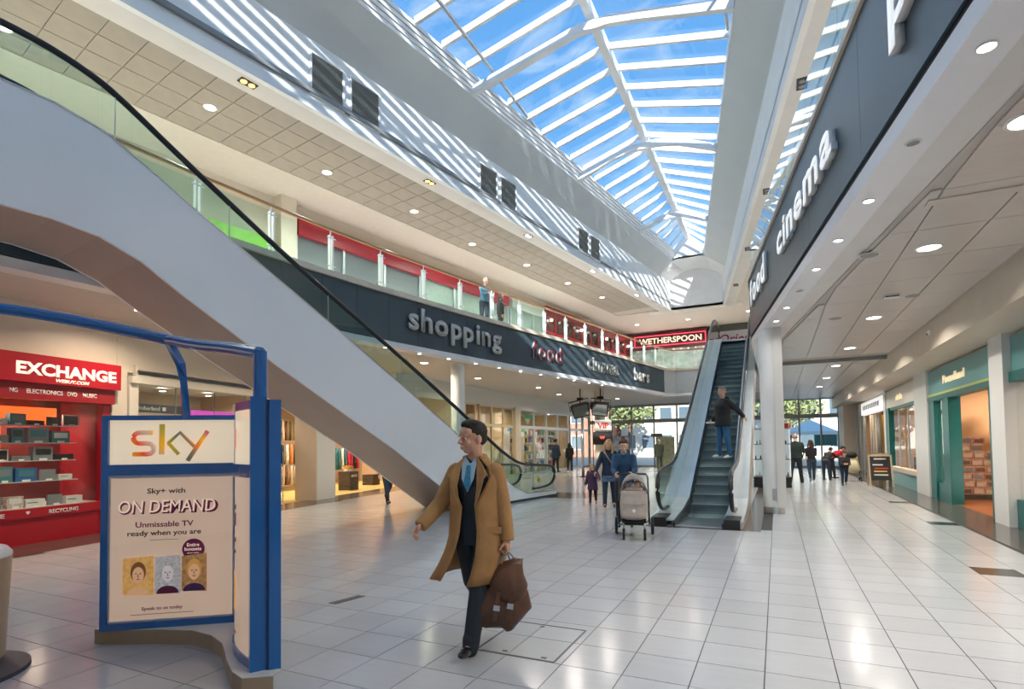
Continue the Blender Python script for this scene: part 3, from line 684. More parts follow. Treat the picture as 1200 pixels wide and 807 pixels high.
for y0, y1 in ((-.01, .48), (1.36, 1.71)):
    g = G(er)
    for a, b in zip(DR[:-1], DR[1:]): g.ext([(a[0], y0, a[1]), (b[0], y0, b[1]), (b[0], y0, b[1] + .025), (a[0], y0, a[1] + .025)], (0, y1 - y0, 0))
    g.build('deck', alu, E2)
for y in (.2, 1.52):
    P = smoothp([(s, y, z) for s, z in HR], 2); G(er).tube(P, .042, 8).build('handrail', blackr, E2, smooth=True)
    hs = [(s, z) for s, z in HR[4:-3]]; cuts = [-.1, 1.1, 3.0, 5.0, 7.0, 9.0, 11.0, 13.6]
    for a, b in zip(cuts[:-1], cuts[1:]):
        xs = sorted(set([a + .006] + [p[0] for p in hs + DR if a + .01 < p[0] < b - .01] + [b - .006])); g = G(er)
        for u, v in zip(xs[:-1], xs[1:]): g.ext([(u, y - .005, interp(DR, u)), (v, y - .005, interp(DR, v)), (v, y - .005, interp(hs, v) - .03), (u, y - .005, interp(hs, u) - .03)], (0, .01, 0))
        g.build('glass_panel', glass('escalator_glass'), E2)
    G(er).box(-.18, .5, y - .14, y + .14, 0, .17).build('newel_base', black, E2)
for k in range(28):
    z = (k + 1) * .197; xa = 2.0 + k * .364; g = G(er)
    g.ext([(xa, .5, z - .22), (xa + .045, .5, z - .15), (xa + .05, .5, z - .09), (xa + .025, .5, z - .03), (xa, .5, z), (xa + .38, .5, z), (xa + .38, .5, z - .05), (xa + .10, .5, z - .22)], (0, .84, 0)); g.build('step', stepm, E2)
G(er).box(1.2, 2.0, .5, 1.34, 0, .004).build('step', stepm, E2)
G(er).box(-.02, 1.2, .5, 1.34, 0, .012).build('comb_plate', steel, E2)
G(er).box(11.5, 13.6, .5, 1.34, 5.45, 5.505).build('comb_plate', steel, E2)
tag(G().box(-2.36, -.66, 10.93, 11.55, 0.0, .008).build('landing_plate', mat('landing_plate', (0.62, 0.68, 0.76), .22, .3)), 'pale steel landing plate at the foot of the right escalator', 'floor plate')

# ------------------------------------------------------------------ columns
def column(name, x, y, r, zt, m, label=None):
    t = thing(name, label, 'column', (x, y, 0), kind='structure') if label else thing(name, None, None, (x, y, 0), kind='structure')
    G().cyl((x, y, 0), r, zt, 28, r * 1.08).build('shaft', m, t, smooth=False, auto=40)
    G().cyl((x, y, 0), r * 1.06, .14, 28).build('base_ring', steel, t, auto=40); return t
c1 = column('trim_8', -.10, 13.75, .205, 4.14, white)
G().box(-.02, .16, 13.5, 13.6, .14, 4.13).build('shade_strip', whiteb, c1)  # flat darker strip paints in the shaded right side of the column
G().cbox((-.07, 13.535, .42), (.09, .03, .26)).build('floor_socket_cover', steel, c1)
column('trim_9', -9.25, 15.25, .21, 4.2, white)
column('trim_10', -7.85, 26.3, .24, 4.2, cream)
G(fa).box(12.60, 12.66, -.36, .40, 0, 4.2).build('trim_11', cream)['kind'] = 'structure'
G(fa).box(12.661, 13.6, -.35, .39, 0, 4.2).build('trim_12', mat('pilaster_pale', (0.66, 0.68, 0.68), .5))['kind'] = 'structure'

# ------------------------------------------------------------------ blue advertising totem
lit1 = mat('lit_poster', (0.56, 0.44, 0.36), .35, coat=.4, emit=(1.0, .70, .50), es=.16)
lit2 = mat('lit_header', (0.60, 0.52, 0.42), .35, coat=.4, emit=(1.0, .82, .58), es=.26)
base_m = mat('tan_laminate', (0.36, 0.26, 0.17), .4, nz=.05)
A0 = Vector((-5.03, 2.63, 0)); A1 = Vector((-4.17, 3.28, 0)); ua = (A1 - A0).normalized(); na = Vector((-ua.y, ua.x, 0)); WA = (A1 - A0).length
t = thing('advertising_totem', 'blue framed lit totem with two poster wings and a blue tube arch', 'sign', (-4.1, 3.1, 0))
fr = frame((A0.x, A0.y), ua, na)      # y = behind
zb, zt = .12, 1.89
g = G(fr)
g.box(0, .05, 0, .1, zb, zt).box(WA - .06, WA, 0, .1, zb, zt).box(.05, WA - .06, 0, .1, zt - .04, zt).box(.05, WA - .06, 0, .1, 1.39, 1.48).box(.05, WA - .06, 0, .1, zb, zb + .055)
g.build('wing_frame', skyblue, t)
G(fr).box(.05, WA - .06, .03, .08, 1.48, zt - .04).build('header_light_box', lit2, t)
pst = G(fr).box(.05, WA - .06, .03, .08, zb + .055, 1.39).build('poster', lit1, t)
G(fr).box(.05, WA - .06, .022, .026, zb + .055, 1.39).build('poster_glass', glass('poster_glass', (1, 1, 1), .8), t)
gr_ = mat('glass_edge_band', (.55, .55, .62), .3)
g = G(fr); g.box(.05, WA - .06, .014, .02, 1.365, 1.39).box(.05, .065, .014, .02, .175, 1.365).box(WA - .075, WA - .06, .014, .02, .175, 1.365).box(.05, WA - .06, .014, .02, .175, .19); g.build('poster_border', gr_, t)
# wing edge and centre post
G(fr).box(WA + .0, WA + .05, .02, .09, zb, zt).build('edge_post', skyblue, t)
G(fr).box(WA + .05, WA + .075, .03, .06, zb, zt).build('chrome_strip', steel, t)
def ink(n, c): return mat(n, c, .5, emit=c, es=.16) if 'face' in n or 'hair' in n else mat(n, c, .5)
def pt(x, z, d=.012): return fr @ Vector((x, d, z))
mag = ink('magenta_ink', (.28, .02, .12)); blk = ink('black_ink', (.03, .02, .03))
w_ = WA
def ptext(s, cx, z, wd, h, m, bold=.01, par=None, e=.002, d=.014, sh=0):
    return text('lettering', s, wd, h, pt(cx, z, d), ua, m, par or t, ext=-e if 0 else e, bold=bold, center=True, shear=sh)
# rainbow word on the header
rb = bpy.data.materials.new('rainbow_ink'); rb.use_nodes = True; nn_ = rb.node_tree; bb = nn_.nodes['Principled BSDF']
tcn = nn_.nodes.new('ShaderNodeNewGeometry'); sp = nn_.nodes.new('ShaderNodeVectorMath'); sp.operation = 'DOT_PRODUCT'; sp.inputs[1].default_value = (ua.x, ua.y, 0.5)
cr2 = nn_.nodes.new('ShaderNodeValToRGB'); mr = nn_.nodes.new('ShaderNodeMapRange')
nn_.links.new(tcn.outputs['Position'], sp.inputs[0]); lo = A0.dot(ua) + .82; mr.inputs[1].default_value = lo + .2; mr.inputs[2].default_value = lo + .85
nn_.links.new(sp.outputs['Value'], mr.inputs[0]); nn_.links.new(mr.outputs[0], cr2.inputs[0])
cr2.color_ramp.elements[0].color = (.80, .30, .02, 1); cr2.color_ramp.elements[1].color = (.55, .08, .12, 1)
for p_, c in ((.12, (.75, .08, .02, 1)), (.28, (.60, .45, .35, 1)), (.38, (.85, .40, .01, 1)), (.5, (.40, .30, .03, 1)), (.62, (.12, .13, .10, 1)), (.72, (.35, .20, .10, 1)), (.82, (.9, .22, .02, 1)), (.9, (.85, .45, .02, 1))):
    e_ = cr2.color_ramp.elements.new(p_); e_.color = c
nn_.links.new(cr2.outputs[0], bb.inputs['Base Color']); nn_.links.new(cr2.outputs[0], bb.inputs['Emission Color']); bb.inputs['Emission Strength'].default_value = .22; bb.inputs['Roughness'].default_value = .3
def stroke(g, pts, r): g.tube([pt(x_, z_, .02) for x_, z_ in pts], r, 8)
hz = 1.54
def arc(cx, cz, rx, rz, a0, a1, n=8): return [(cx + rx * math.cos(rad(a0 + (a1 - a0) * i / n)), cz + rz * math.sin(rad(a0 + (a1 - a0) * i / n))) for i in range(n + 1)]
S = G(); stroke(S, [(.375, hz + .205), (.29, hz + .205)] + arc(.275, hz + .16, .045, .045, 90, 270) + arc(.34, hz + .07, .045, .045, 90, -90) + [(.23, hz + .025)], .02); S.build('logo_letter', rb, t, smooth=True)
S = G(); stroke(S, [(.445, hz + .02), (.447, hz + .275)], .022); S.build('logo_letter', rb, t, smooth=True)
S = G(); stroke(S, [(.495, hz + .115), (.585, hz + .205), (.70, hz + .08)], .015); stroke(S, [(.495, hz + .115), (.575, hz + .02)], .015); S.build('logo_letter', rb, t, smooth=True)
S = G(); stroke(S, [(.80, hz + .215), (.645, hz - .035)], .018); S.build('logo_letter', rb, t, smooth=True)
ptext('Sky+ with', .485, 1.235, .29, .042, blk, .012)
S = G()
ptext('ON DEMAND', .507, 1.068, .76, .105, mag, .03, d=.018, sh=.1, e=.001)
ptext('ON DEMAND', .497, 1.077, .74, .10, mat('cream_ink', (.75, .60, .50), .4, emit=(1, .78, .6), es=.22), 0, d=.010, sh=.1)
ptext('Unmissable TV', .475, .955, .44, .045, mag, .015)
ptext('ready when you are', .475, .885, .56, .042, blk, .012)
G(fr).box(.36, .58, .014, .018, .845, .848).build('rule', blk, t)
ptext('Speak to us today', .46, .268, .31, .028, mag, .01)
G(fr).box(.22, .70, .014, .018, .232, .235).build('rule', blk, t)
dsk = G(fr); dsk.add([(.695 + .088 * math.cos(2 * PI * k / 24), .018, .755 + .088 * math.sin(2 * PI * k / 24)) for k in range(24)], [list(range(24))]); dsk.build('round_badge', mag, t)
ci = ink('cream_ink', (0, 0, 0))
ptext('Entire', .695, .78, .095, .028, ci, .015, d=.010); ptext('boxsets', .695, .745, .13, .028, ci, .015, d=.010); ptext('at no extra', .695, .72, .09, .012, ci, .0, d=.010)
# three picture boxes with generic portraits
def portrait(x0, x1, z0_, z1_, back, hair, face, cloth, sl=.015, bald=False):
    G(fr).add([(x0, .016, z0_), (x1, .016, z0_ - .012), (x1, .016, z1_ + sl), (x0, .016, z1_)], [(0, 1, 2, 3)]).build('picture', back, t)
    cx = (x0 + x1) / 2; cz = (z0_ + z1_) / 2 + .01
    def disc(cx, cz, rx, rz, m, d, nm):
        pts = [(cx + rx * math.cos(2 * PI * k / 20), d, cz + rz * math.sin(2 * PI * k / 20)) for k in range(20)]
        pts = [(max(x0, min(x1, a)), b, max(z0_ - .005, c)) for a, b, c in pts]; G(fr).add(pts, [list(range(20))]).build(nm, m, t)
    disc(cx, z0_ + .0, .085, .06, cloth, .0150, 'portrait_clothes')
    if not bald: disc(cx, cz + .025, .058, .085, hair, .0145, 'portrait_hair')
    disc(cx, cz, .044, .068, face, .0140, 'portrait_face')
    for sg in (-1, 1): disc(cx + sg * .017, cz + .012, .008, .004, blk, .0135, 'portrait_eye')
    disc(cx, cz - .034, .014, .004, ink('lip_ink', (.35, .08, .06)), .0135, 'portrait_mouth'); disc(cx, cz - .008, .005, .014, ink('nose_ink', (.5, .26, .14)), .0135, 'portrait_nose')
portrait(.16, .395, .40, .70, mat('ochre_print', (.88, .50, .16), .5, nz=.25, ns=30, emit=(.9, .45, .12), es=.14), ink('brown_hair_ink', (.22, .08, .02)), ink('face_ink', (.85, .48, .26)), ink('face_ink', (0, 0, 0)))
portrait(.40, .60, .40, .70, mat('pale_print', (.55, .55, .56), .5, nz=.35, ns=40, emit=(.7, .65, .62), es=.10), blk, ink('pale_face_ink', (.72, .66, .66)), ink('maroon_ink', (.2, .02, .08)), bald=True)
portrait(.605, .80, .41, .70, mat('brown_print', (.5, .28, .11), .5, nz=.5, ns=30, emit=(.7, .35, .12), es=.08), ink('fair_hair_ink', (.68, .34, .07)), ink('face_ink', (0, 0, 0)), ink('purple_ink', (.10, .03, .16)), sl=.02)
# second wing, seen almost edge-on, slightly bowed
B0 = Vector((-4.02, 3.20, 0)); B1 = Vector((-3.16, 2.60, 0)); ub = (B1 - B0).normalized(); nb = Vector((-ub.y, ub.x, 0)); WB = (B1 - B0).length
fb = frame((B0.x, B0.y), ub, nb)
def bow(x): return -.10 * math.sin(PI * x / WB) - .0
def bowed(name, m, x0, x1, z0_, z1_, d0, d1, par=t):
    n = 8; g = G(fb)
    for k in range(n):
        a = x0 + (x1 - x0) * k / n; b = x0 + (x1 - x0) * (k + 1) / n; g.prism([(a, bow(a) + d0), (b, bow(b) + d0), (b, bow(b) + d1), (a, bow(a) + d1)], z0_, z1_)
    return g.build(name, m, par)
for z0_, z1_ in ((zb, zb + .06), (1.40, 1.49), (1.87, 1.93)): bowed('bowed_rail', skyblue, 0, WB, z0_, z1_, -.02, .09)
for k_, (z_, h_, m_) in enumerate(((1.16, .03, blk), (1.04, .09, mag), (.92, .03, mag), (.84, .02, blk), (.42, .26, mat('ochre_print', (0, 0, 0))), (.26, .02, mag))): bowed('poster_print', m_, .22, .62, z_, z_ + h_, -.008, -.006)
bowed('header_print', rb, .25, .6, 1.6, 1.75, -.008, -.006)
bowed('poster', lit1, .05, WB - .06, zb + .06, 1.40, -.005, .05); bowed('header_light_box', lit2, .05, WB - .06, 1.49, 1.87, -.005, .05)
G(fb).box(0, .06, -.03, .1, zb, 1.93).build('edge_post', skyblue, t)
G(fb).box(WB - .08, WB + .01, -.04, .06, zb, 1.95).build('edge_post', skyblue, t)
G(fb).box(WB - .05, WB + .03, .075, .15, zb, 1.93).build('edge_post', skyblue, t)
G(fb).box(WB - .04, WB + .02, .06, .075, zb, 1.93).build('shadow_gap', mat('dark_blue', (.003, .03, .14), .3), t)
# base
bp = [(-5.15, 2.66), (-4.95, 2.73), (-4.66, 2.87), (-4.36, 2.97), (-4.10, 2.955), (-3.86, 2.87), (-3.68, 2.76), (-3.53, 2.66), (-3.30, 2.53), (-3.16, 2.49), (-3.00, 2.60), (-3.3, 2.85), (-3.85, 3.3), (-4.1, 3.55), (-4.4, 3.42), (-5.2, 2.85)]
G().prism(bp, 0, .115).build('plinth', base_m, t)
G().prism(bp, .115, .121).build('plinth_top', mat('plinth_top', (.6, .58, .55), .3), t)
for hh in ((.08, -.03),): pass
# tubes
tb = smoothp([(-3.20, 2.66, 2.255), (-3.6, 2.74, 2.34), (-4.1, 2.83, 2.42), (-4.62, 2.92, 2.53)], 2)
G().tube([(-3.20, 2.66, 1.9), (-3.20, 2.66, 2.27)], .045, 12).build('tube_post', skyblue, t, smooth=False, auto=40)
G().tube(tb, .045, 16).build('arch_tube', skyblue, t, smooth=True)
tb = smoothp([(-4.60, 2.916, 2.525), (-5.0, 2.9, 2.62), (-5.45, 2.66, 2.73), (-5.8, 2.3, 2.80), (-6.1, 1.9, 2.82), (-6.3, 1.4, 2.8)], 2)
G().tube(tb, .047, 16).build('arch_tube', skyblue, t, smooth=True)
G().tube([(-4.60, 2.92, 2.50), (-4.53, 2.97, 2.32), (-4.52, 2.99, 2.18), (-4.54, 3.03, 1.86)], [.038] * 4, 4).build('brace', skyblue, t)
ct = thing('service_counter', 'tan rounded counter with pale top cut by the left edge', 'counter', (-5.3, 1.9, 0))
G().cyl((-5.485, 1.78, .08), .40, .74, 40, .43).build('body', base_m, ct, auto=40)
G().rings([[(-5.485 + r * math.cos(2 * PI * k / 40), 1.78 + r * math.sin(2 * PI * k / 40), z) for k in range(40)] for r, z in ((.43, .82), (.43, .845), (.40, .88), (.34, .90))]).build('top', mat('counter_top', (.60, .60, .58), .3), ct, smooth=False, auto=50)
G().cyl((-5.36, 1.80, 0), .48, .03, 40).build('kick_plate', mat('dark_mat', (.05, .05, .07), .6), ct)
G().tube([(-6.3, 1.4, 0), (-6.3, 1.4, 2.8)], .05, 12).build('tube_post', skyblue, t, smooth=True)
# ------------------------------------------------------------------ red electronics shop (left)
U = Vector((-0.163, 0.987, 0)); warmw = mat('warm_wall', (0.62, 0.45, 0.30), .6)
def fp(x, y, z): return fa @ Vector((x, y, z))
s = thing('shop_unit', 'red shop front with a big white EXCHANGE sign and full window', 'shop', fp(5, 0, 0))
sx0, sx1 = 2.0, 6.42
G(fa).box(sx0, sx1 + .06, -.30, .0, 2.78, 3.27).build('sign_box', red, s)
G(fa).box(sx0, sx1, -.22, .0, 2.50, 2.78).build('lower_sign_band', mat('red_band', (.30, .01, .02), .4), s)
G(fa).box(sx0, sx1, -.06, .06, 0, .50).build('stall_riser', red, s)
G(fa).box(sx0, sx1 - .12, -.09, .02, .46, .62).build('sill_band', red, s)
G(fa).box(sx1 - .14, sx1, -.10, .06, 0, 2.5).build('window_post', red, s)
G(fa).box(sx0, sx1 - .14, .0, .015, .62, 2.5).build('window_pane', clear, s)
G(fa).box(sx0, sx1, .03, 2.4, .58, .62).build('display_floor', mat('display_white', (.6, .6, .6), .4), s)
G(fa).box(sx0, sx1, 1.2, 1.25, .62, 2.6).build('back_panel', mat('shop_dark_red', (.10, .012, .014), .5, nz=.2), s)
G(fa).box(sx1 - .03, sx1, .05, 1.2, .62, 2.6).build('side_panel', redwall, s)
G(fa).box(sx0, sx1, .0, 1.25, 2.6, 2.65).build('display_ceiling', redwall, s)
G(fa).box(sx0, sx1 - .5, .62, .64, 2.1, 2.42).build('orange_lightbox', mat('orange_glow', (.8, .12, .02), .5, emit=(1, .12, .02), es=.8), s)
for q, x in enumerate((3.2, 4.0, 5.1)): G(fa).box(x, x + .06, .88, .92, .7, 2.3).build('orange_post', mat('orange_glow', (0, 0, 0)), s)
def ftext(name, txt, x0, x1, z, h, d, m, par, bold=.02, sh=0): return text(name, txt, x1 - x0, h, fp(x0, d, z), U, m, par, ext=.005, bold=bold, shear=sh)
litl = mat('lit_letters', (.8, .72, .62), .4, emit=(1, .86, .70), es=.35)
ftext('lettering', 'EXCHANGE', 4.66, 6.38, 2.92, .215, -.30, litl, s, .04)
ftext('lettering', 'WEBUY.COM', 5.28, 5.86, 2.82, .06, -.30, litl, s, .03, .3)
ftext('lettering', 'NG', 4.62, 4.74, 2.60, .075, -.22, letterw, s, .02)
ftext('lettering', 'ELECTRONICS', 4.87, 5.45, 2.60, .075, -.22, letterw, s, .02)
ftext('lettering', 'DVD', 5.53, 5.70, 2.60, .075, -.22, letterw, s, .02)
ftext('lettering', 'MUSIC', 5.80, 6.06, 2.60, .075, -.22, letterw, s, .02)
ftext('lettering', 'E', 4.60, 4.66, .50, .07, -.09, letterw, s, .02)
ftext('lettering', 'RECYCLING', 5.34, 5.84, .50, .07, -.09, letterw, s, .02)
G(fa).add([(4.97, -.092, .56), (4.99, -.092, .58), (5.005, -.092, .565), (5.02, -.092, .58), (5.04, -.092, .56), (5.005, -.092, .515)], [(0, 1, 2, 3, 4, 5)]).build('heart_mark', letterw, s)
shelfm = mat('glass_shelf', (.5, .55, .55), .15)
gad = [mat('gadget_black', (.03, .03, .035), .3), mat('gadget_white', (.7, .7, .68), .4), mat('gadget_grey', (.2, .22, .24), .4), mat('box_teal', (.06, .22, .26), .5), mat('box_print', (.5, .42, .36), .5, nz=.6, ns=25), mat('box_blue', (.03, .12, .35), .5), mat('box_green', (.05, .25, .06), .5)]
lvl = [(.62, 'bottom', .40), (1.07, 'second', .30), (1.44, 'third', .24), (1.76, 'fourth', .26), (2.08, 'top', .2)]
for z, nm, dp in lvl[1:]: G(fa).box(sx0, sx1 - .35, .55 - dp, .6, z - .015, z).build('shelf', shelfm, s)
tagl = mat('price_card', (.8, .8, .78), .4)
def item(kind, x, y, z, w, d, h, m, label, cat, group=None, rz=0):
    c = fp(x, y, 0); t_ = thing(kind, label, cat, (c.x, c.y, z), math.atan2(.987, -.163) + rz, group)
    return t_
random.seed(3)
for z, nm, dp in lvl:
    x = 2.6; nth = -1
    while x < sx1 - .5:
        nth += 1
        r = random.random(); y = .55 - dp + .04
        if r < .35:      # carton with printed front and price card
            w = random.uniform(.18, .36); h = random.uniform(.2, .3 if z < 2 else .2); t_ = item('boxed_gadget', x, y, z, w, .1, h, None, 'boxed gadget, item %s from the left on the %s shelf of the red shop' % (ORD[nth], nm), 'box', 'boxed gadgets on the %s shelf' % nm)
            o = G(fa).box(x, x + w, y, y + .12, z, z + h).build('carton', random.choice(gad[1:6]), t_)
            G(fa).box(x + w * .3, x + w * .7, y - .006, y, z, z + .035).build('price_card', tagl, t_)
            G(fa).box(x + w * .12, x + w * .88, y - .003, y, z + h * .4, z + h * .85).build('print_panel', random.choice(gad), t_)
        elif r < .65:    # small tablet screen standing
            w = random.uniform(.22, .32); h = w * .72; t_ = item('tablet_screen', x, y, z, w, .1, h, None, 'small framed screen, item %s from the left on the %s shelf of the red shop' % (ORD[nth], nm), 'screen', 'framed screens on the %s shelf' % nm)
            g = G(fa); g.box(x, x + w, y + .02, y + .045, z, z + h); g.build('frame', random.choice(gad[:3]), t_); G(fa).box(x + .02, x + w - .02, y + .015, y + .02, z + .02, z + h - .02).build('display', random.choice([gad[0], gad[2]]), t_)
            G(fa).box(x + w * .3, x + w * .7, y - .02, y - .015, z, z + .03).build('price_card', tagl, t_)
        else:            # low console
            w = random.uniform(.2, .34); h = random.uniform(.08, .14); t_ = item('game_console', x, y, z, w, .1, h, None, 'flat games console, item %s from the left on the %s shelf of the red shop' % (ORD[nth], nm), 'console', 'consoles on the %s shelf' % nm)
            G(fa).box(x, x + w, y, y + .16, z, z + h).build('body', random.choice(gad[:3]), t_); G(fa).box(x + .02, x + w * .6, y - .002, y, z + h * .5, z + h * .6).build('disc_slot', gad[0], t_)
            G(fa).box(x + w * .3, x + w * .6, y - .03, y - .025, z, z + .03).build('price_card', tagl, t_)
        x += w + random.uniform(.03, .07)
G(fa).box(6.43, 6.75, -.12, .12, 0, 3.28).build('trim_13', cream)['kind'] = 'structure'
G(fa).box(6.95, 7.0, -.09, -.03, 2.75, 3.35).box(6.6, 7.0, -.03, .1, 3.2, 3.9).build('trim_14', cream)['kind'] = 'structure'
# ---- shoe shop beside it
s = thing('shop_unit', 'cream shop front with glass transom left of the clothes shop', 'shop', fp(9, 0, 0))
cr_ = mat('cream_gloss', (.70, .66, .58), .4)
g = G(fa).box(6.8, 7.0, -.12, .1, 0, 3.0).box(11.0, 11.25, -.1, .1, 0, 3.1)
g.build('frame', cr_, s); G(fa).box(6.8, 11.25, -.2, .1, 2.98, 3.12).build('cornice', cr_, s)
for x in (8.0, 9.1, 10.1): G(fa).box(x, x + .012, .0, .02, .1, 2.98).build('pane_joint', grey, s)
G(fa).box(7.0, 11.0, .005, .015, .1, 2.98).build('window_pane', clear, s)
G(fa).box(6.8, 11.25, 2.6, 2.7, 0, 3.3).build('back_wall', mat('shop_interior_cream', (.60, .52, .40), .6), s)
G(fa).box(6.8, 11.25, .1, 2.6, 3.12, 3.2).build('shop_ceiling', cr_, s)
G(fa).box(6.98, 8.35, .02, .06, 2.40, 2.58).build('name_board', mat('dark_board', (.09, .09, .10), .4), s)
ftext('lettering', 'Timberland', 7.03, 7.62, 2.45, .09, .02, letterw, s, .03)
G(fa).cbox((7.72, .015, 2.49), (.08, .01, .08)).build('emblem', letterw, s)
G(fa).box(8.45, 10.6, .02, .06, 2.40, 2.52).build('purple_board', mat('purple_board', (.38, .05, .30), .4, emit=(.7, .1, .55), es=.3), s)
# ---- clothes shop, open front
s = thing('shop_interior', 'warm lit open clothes shop below the left escalator', 'shop', fp(14, 1, 0))
wf = mat('yellow_shop_floor', (.62, .46, .16), .3, nz=.05)
G(fa).box(11.25, 21.5, .0, 4.5, -.01, .004).build('shop_floor', wf, s)
G(fa).box(11.25, 21.5, 4.5, 4.6, 0, 3.3).box(21.4, 21.5, .1, 4.5, 0, 3.3).build('back_wall', warmw, s)
G(fa).box(11.2, 11.25, .1, 4.5, 0, 3.3).build('side_wall', warmw, s)
G(fa).box(11.25, 21.5, .0, 4.5, 3.25, 3.3).build('shop_ceiling', cr_, s)
gm = [mat('cloth_%s' % n, c, .8, nz=.2, ns=14, bump=.3, bs=30) for n, c in (('mustard', (.55, .33, .05)), ('olive', (.16, .14, .06)), ('beige', (.55, .45, .32)), ('black', (.025, .025, .03)), ('orange', (.6, .2, .04)), ('crimson', (.5, .02, .07)), ('teal', (.02, .13, .17)), ('white', (.7, .68, .64)), ('brown', (.17, .09, .05)))]
def garment(x, y, z, w, h, m, lab, grp, rz=0.0):
    c = fp(x, y, 0); t_ = thing('hanging_garment', lab, 'garment', (c.x, c.y, z), 0, grp)
    F2 = fa @ Matrix.Translation((x, y, z)) @ Matrix.Rotation(rz, 4, 'Z')
    rs = []
    for f, ww, dd in ((0, .35, .03), (-.06, .9, .05), (-.3, .8, .055), (-.65, .85, .06), (-1, 1.0, .065)):
        rs.append([(w / 2 * ww * math.cos(2 * PI * k / 12), dd * math.sin(2 * PI * k / 12) + .01 * math.sin(k * 2.5 + f * 5), f * h) for k in range(12)])
    G(F2).rings(rs).build('cloth_body', m, t_, smooth=True)
    for sg in (-1, 1):
        G(F2).tube([(sg * w * .40, 0, -.07 * h), (sg * w * .52, .01, -.3 * h), (sg * w * .55, .02, -.62 * h)], [.04, .038, .034], 8).build('sleeve', m, t_, smooth=True)
    G(F2).tube([(-w * .35, 0, -.02), (0, 0, .03), (w * .35, 0, -.02)], .006, 5).build('hanger', steel, t_)
names = ['mustard', 'olive', 'beige', 'black', 'orange', 'crimson', 'teal', 'white', 'brown']
rk = thing('clothes_rail', 'tall chrome rail carrying garments just inside the clothes shop, left of the pilaster', 'rail', fp(12, .9, 0))
g = G(fa); 
for x in (11.35, 12.45): g.tube([(x, 1.0, 0), (x, 1.0, 2.55)], .015, 6)
g.build('upright', steel, rk)
for z in (2.5, 1.45): G(fa).tube([(11.3, 1.0, z), (12.5, 1.0, z)], .012, 6).build('crossbar', steel, rk)
random.seed(5)
for k in range(9):
    i_ = [5, 1, 2, 3, 7, 1, 8, 4, 2][k]; garment(11.45 + k * .115, 1.0, 2.47, .42, .62, gm[i_], '%s garment, %s from the near end of the tall chrome rail\'s upper bar' % (names[i_], ORD[k]), 'garments on the upper bar', 1.25)
for k in range(8):
    i_ = [0, 8, 3, 7, 2, 2, 7, 2][k]; garment(11.5 + k * .12, 1.0, 1.42, .42, .72, gm[i_], '%s garment, %s from the near end of the tall chrome rail\'s lower bar' % (names[i_], ORD[k]), 'garments on the lower bar', 1.25)
sh = thing('shoe_rack', 'wire rack of grey shoes beside the blue totem at the shop edge', 'rack', fp(11.2, .1, 0))
g = G(fa)
for x in (11.0, 11.5):
    for y in (-.05, .25): g.tube([(x, y, 0), (x, y, 1.5)], .01, 6)
g.build('frame', steel, sh)
for z in (.25, .55, .85, 1.15): G(fa).box(11.0, 11.5, -.05, .25, z - .01, z).build('wire_shelf', steel, sh)
for zi, z in enumerate((.25, .55, .85, 1.15)):
    for k in range(3):
        x = 11.08 + k * .16; c = fp(x, .1, z); sm = [gm[2], gad[2], gm[3], gm[0]][(k + zi) % 4]
        t_ = thing('shoe', ['%s shoe on the lowest wire shelf', '%s shoe on the second wire shelf', '%s shoe on the third wire shelf', '%s shoe on the top wire shelf'][zi] % ['beige', 'grey', 'black', 'mustard'][(k + zi) % 4], 'shoe', c, 0)
        G(fa).capz((x, -.0, z + .035), .035, (x, .18, z + .045), .045, 8).build('upper', sm, t_, smooth=True)
        G(fa).box(x - .035, x + .035, -.04, .22, z, z + .015).build('sole', tagl, t_)
for k, (x, y, h) in enumerate(((16.35, .95, .70), (18.9, 1.5, .45))):
    c = fp(x, y, 0); t_ = thing('display_crate', ['dark wooden display crate with white lettering topped with folded shirts', 'low dark crate behind the walking legs in the clothes shop'][k], 'crate', c)
    dkw = mat('dark_wood', (.06, .045, .035), .6, nz=.3, ns=10)
    for q in range(4): G(fa).box(x - .28, x + .28, y - .25, y + .25, q * h / 4, (q + 1) * h / 4 - .01).build('board', dkw, t_)
    if k == 0:
        ftext('lettering', 'MAX', x - .2, x + .2, h * .7, .1, y - .255, letterw, t_, .03)
        for q, mi in enumerate((7, 2, 0, 4)):
            o = G(fa).rings([[(x + (.20 + .02 * math.sin(j + q)) * math.cos(2 * PI * j / 14), y + .18 * math.sin(2 * PI * j / 14), h + q * .05 + dz) for j in range(14)] for dz in (0, .02, .045)]).build('folded_shirt', gm[mi], smooth=True)
            tag(o, 'folded %s shirt in the pile on the dark crate' % names[mi], 'shirt')
rk = thing('clothes_rail', 'low rail of dark garments right of the pilaster in the clothes shop', 'rail', fp(19, 3.4, 0))
g = G(fa)
for x in (17.2, 21.2): g.tube([(x, 3.4, 0), (x, 3.4, 1.65)], .015, 6)
g.build('upright', steel, rk); G(fa).tube([(17.15, 3.4, 1.6), (21.25, 3.4, 1.6)], .012, 6).build('crossbar', steel, rk)
for k in range(16):
    i_ = [3, 3, 1, 0, 4, 0, 2, 7, 6, 6, 7, 6, 5, 5, 3, 5][k]; garment(17.3 + k * .24, 3.4, 1.57, .46, .95, gm[i_], '%s garment, %s from the near end of the low rail right of the pilaster' % (names[i_], ORD[k]), 'garments on the low rail', .5)
wr_ = thing('wall_rack', 'three-tier garment rack deep in the clothes shop, left of the pilaster', 'rack', fp(15, 2.9, 0))
for z in (2.62, 1.75, .98): G(fa).box(13.0, 16.6, 2.98, 3.02, z, z + .03).build('crossbar', steel, wr_)
for x in (13.0, 14.8, 16.6): G(fa).box(x - .02, x + .02, 3.02, 3.06, 0, 2.7).build('upright', steel, wr_)
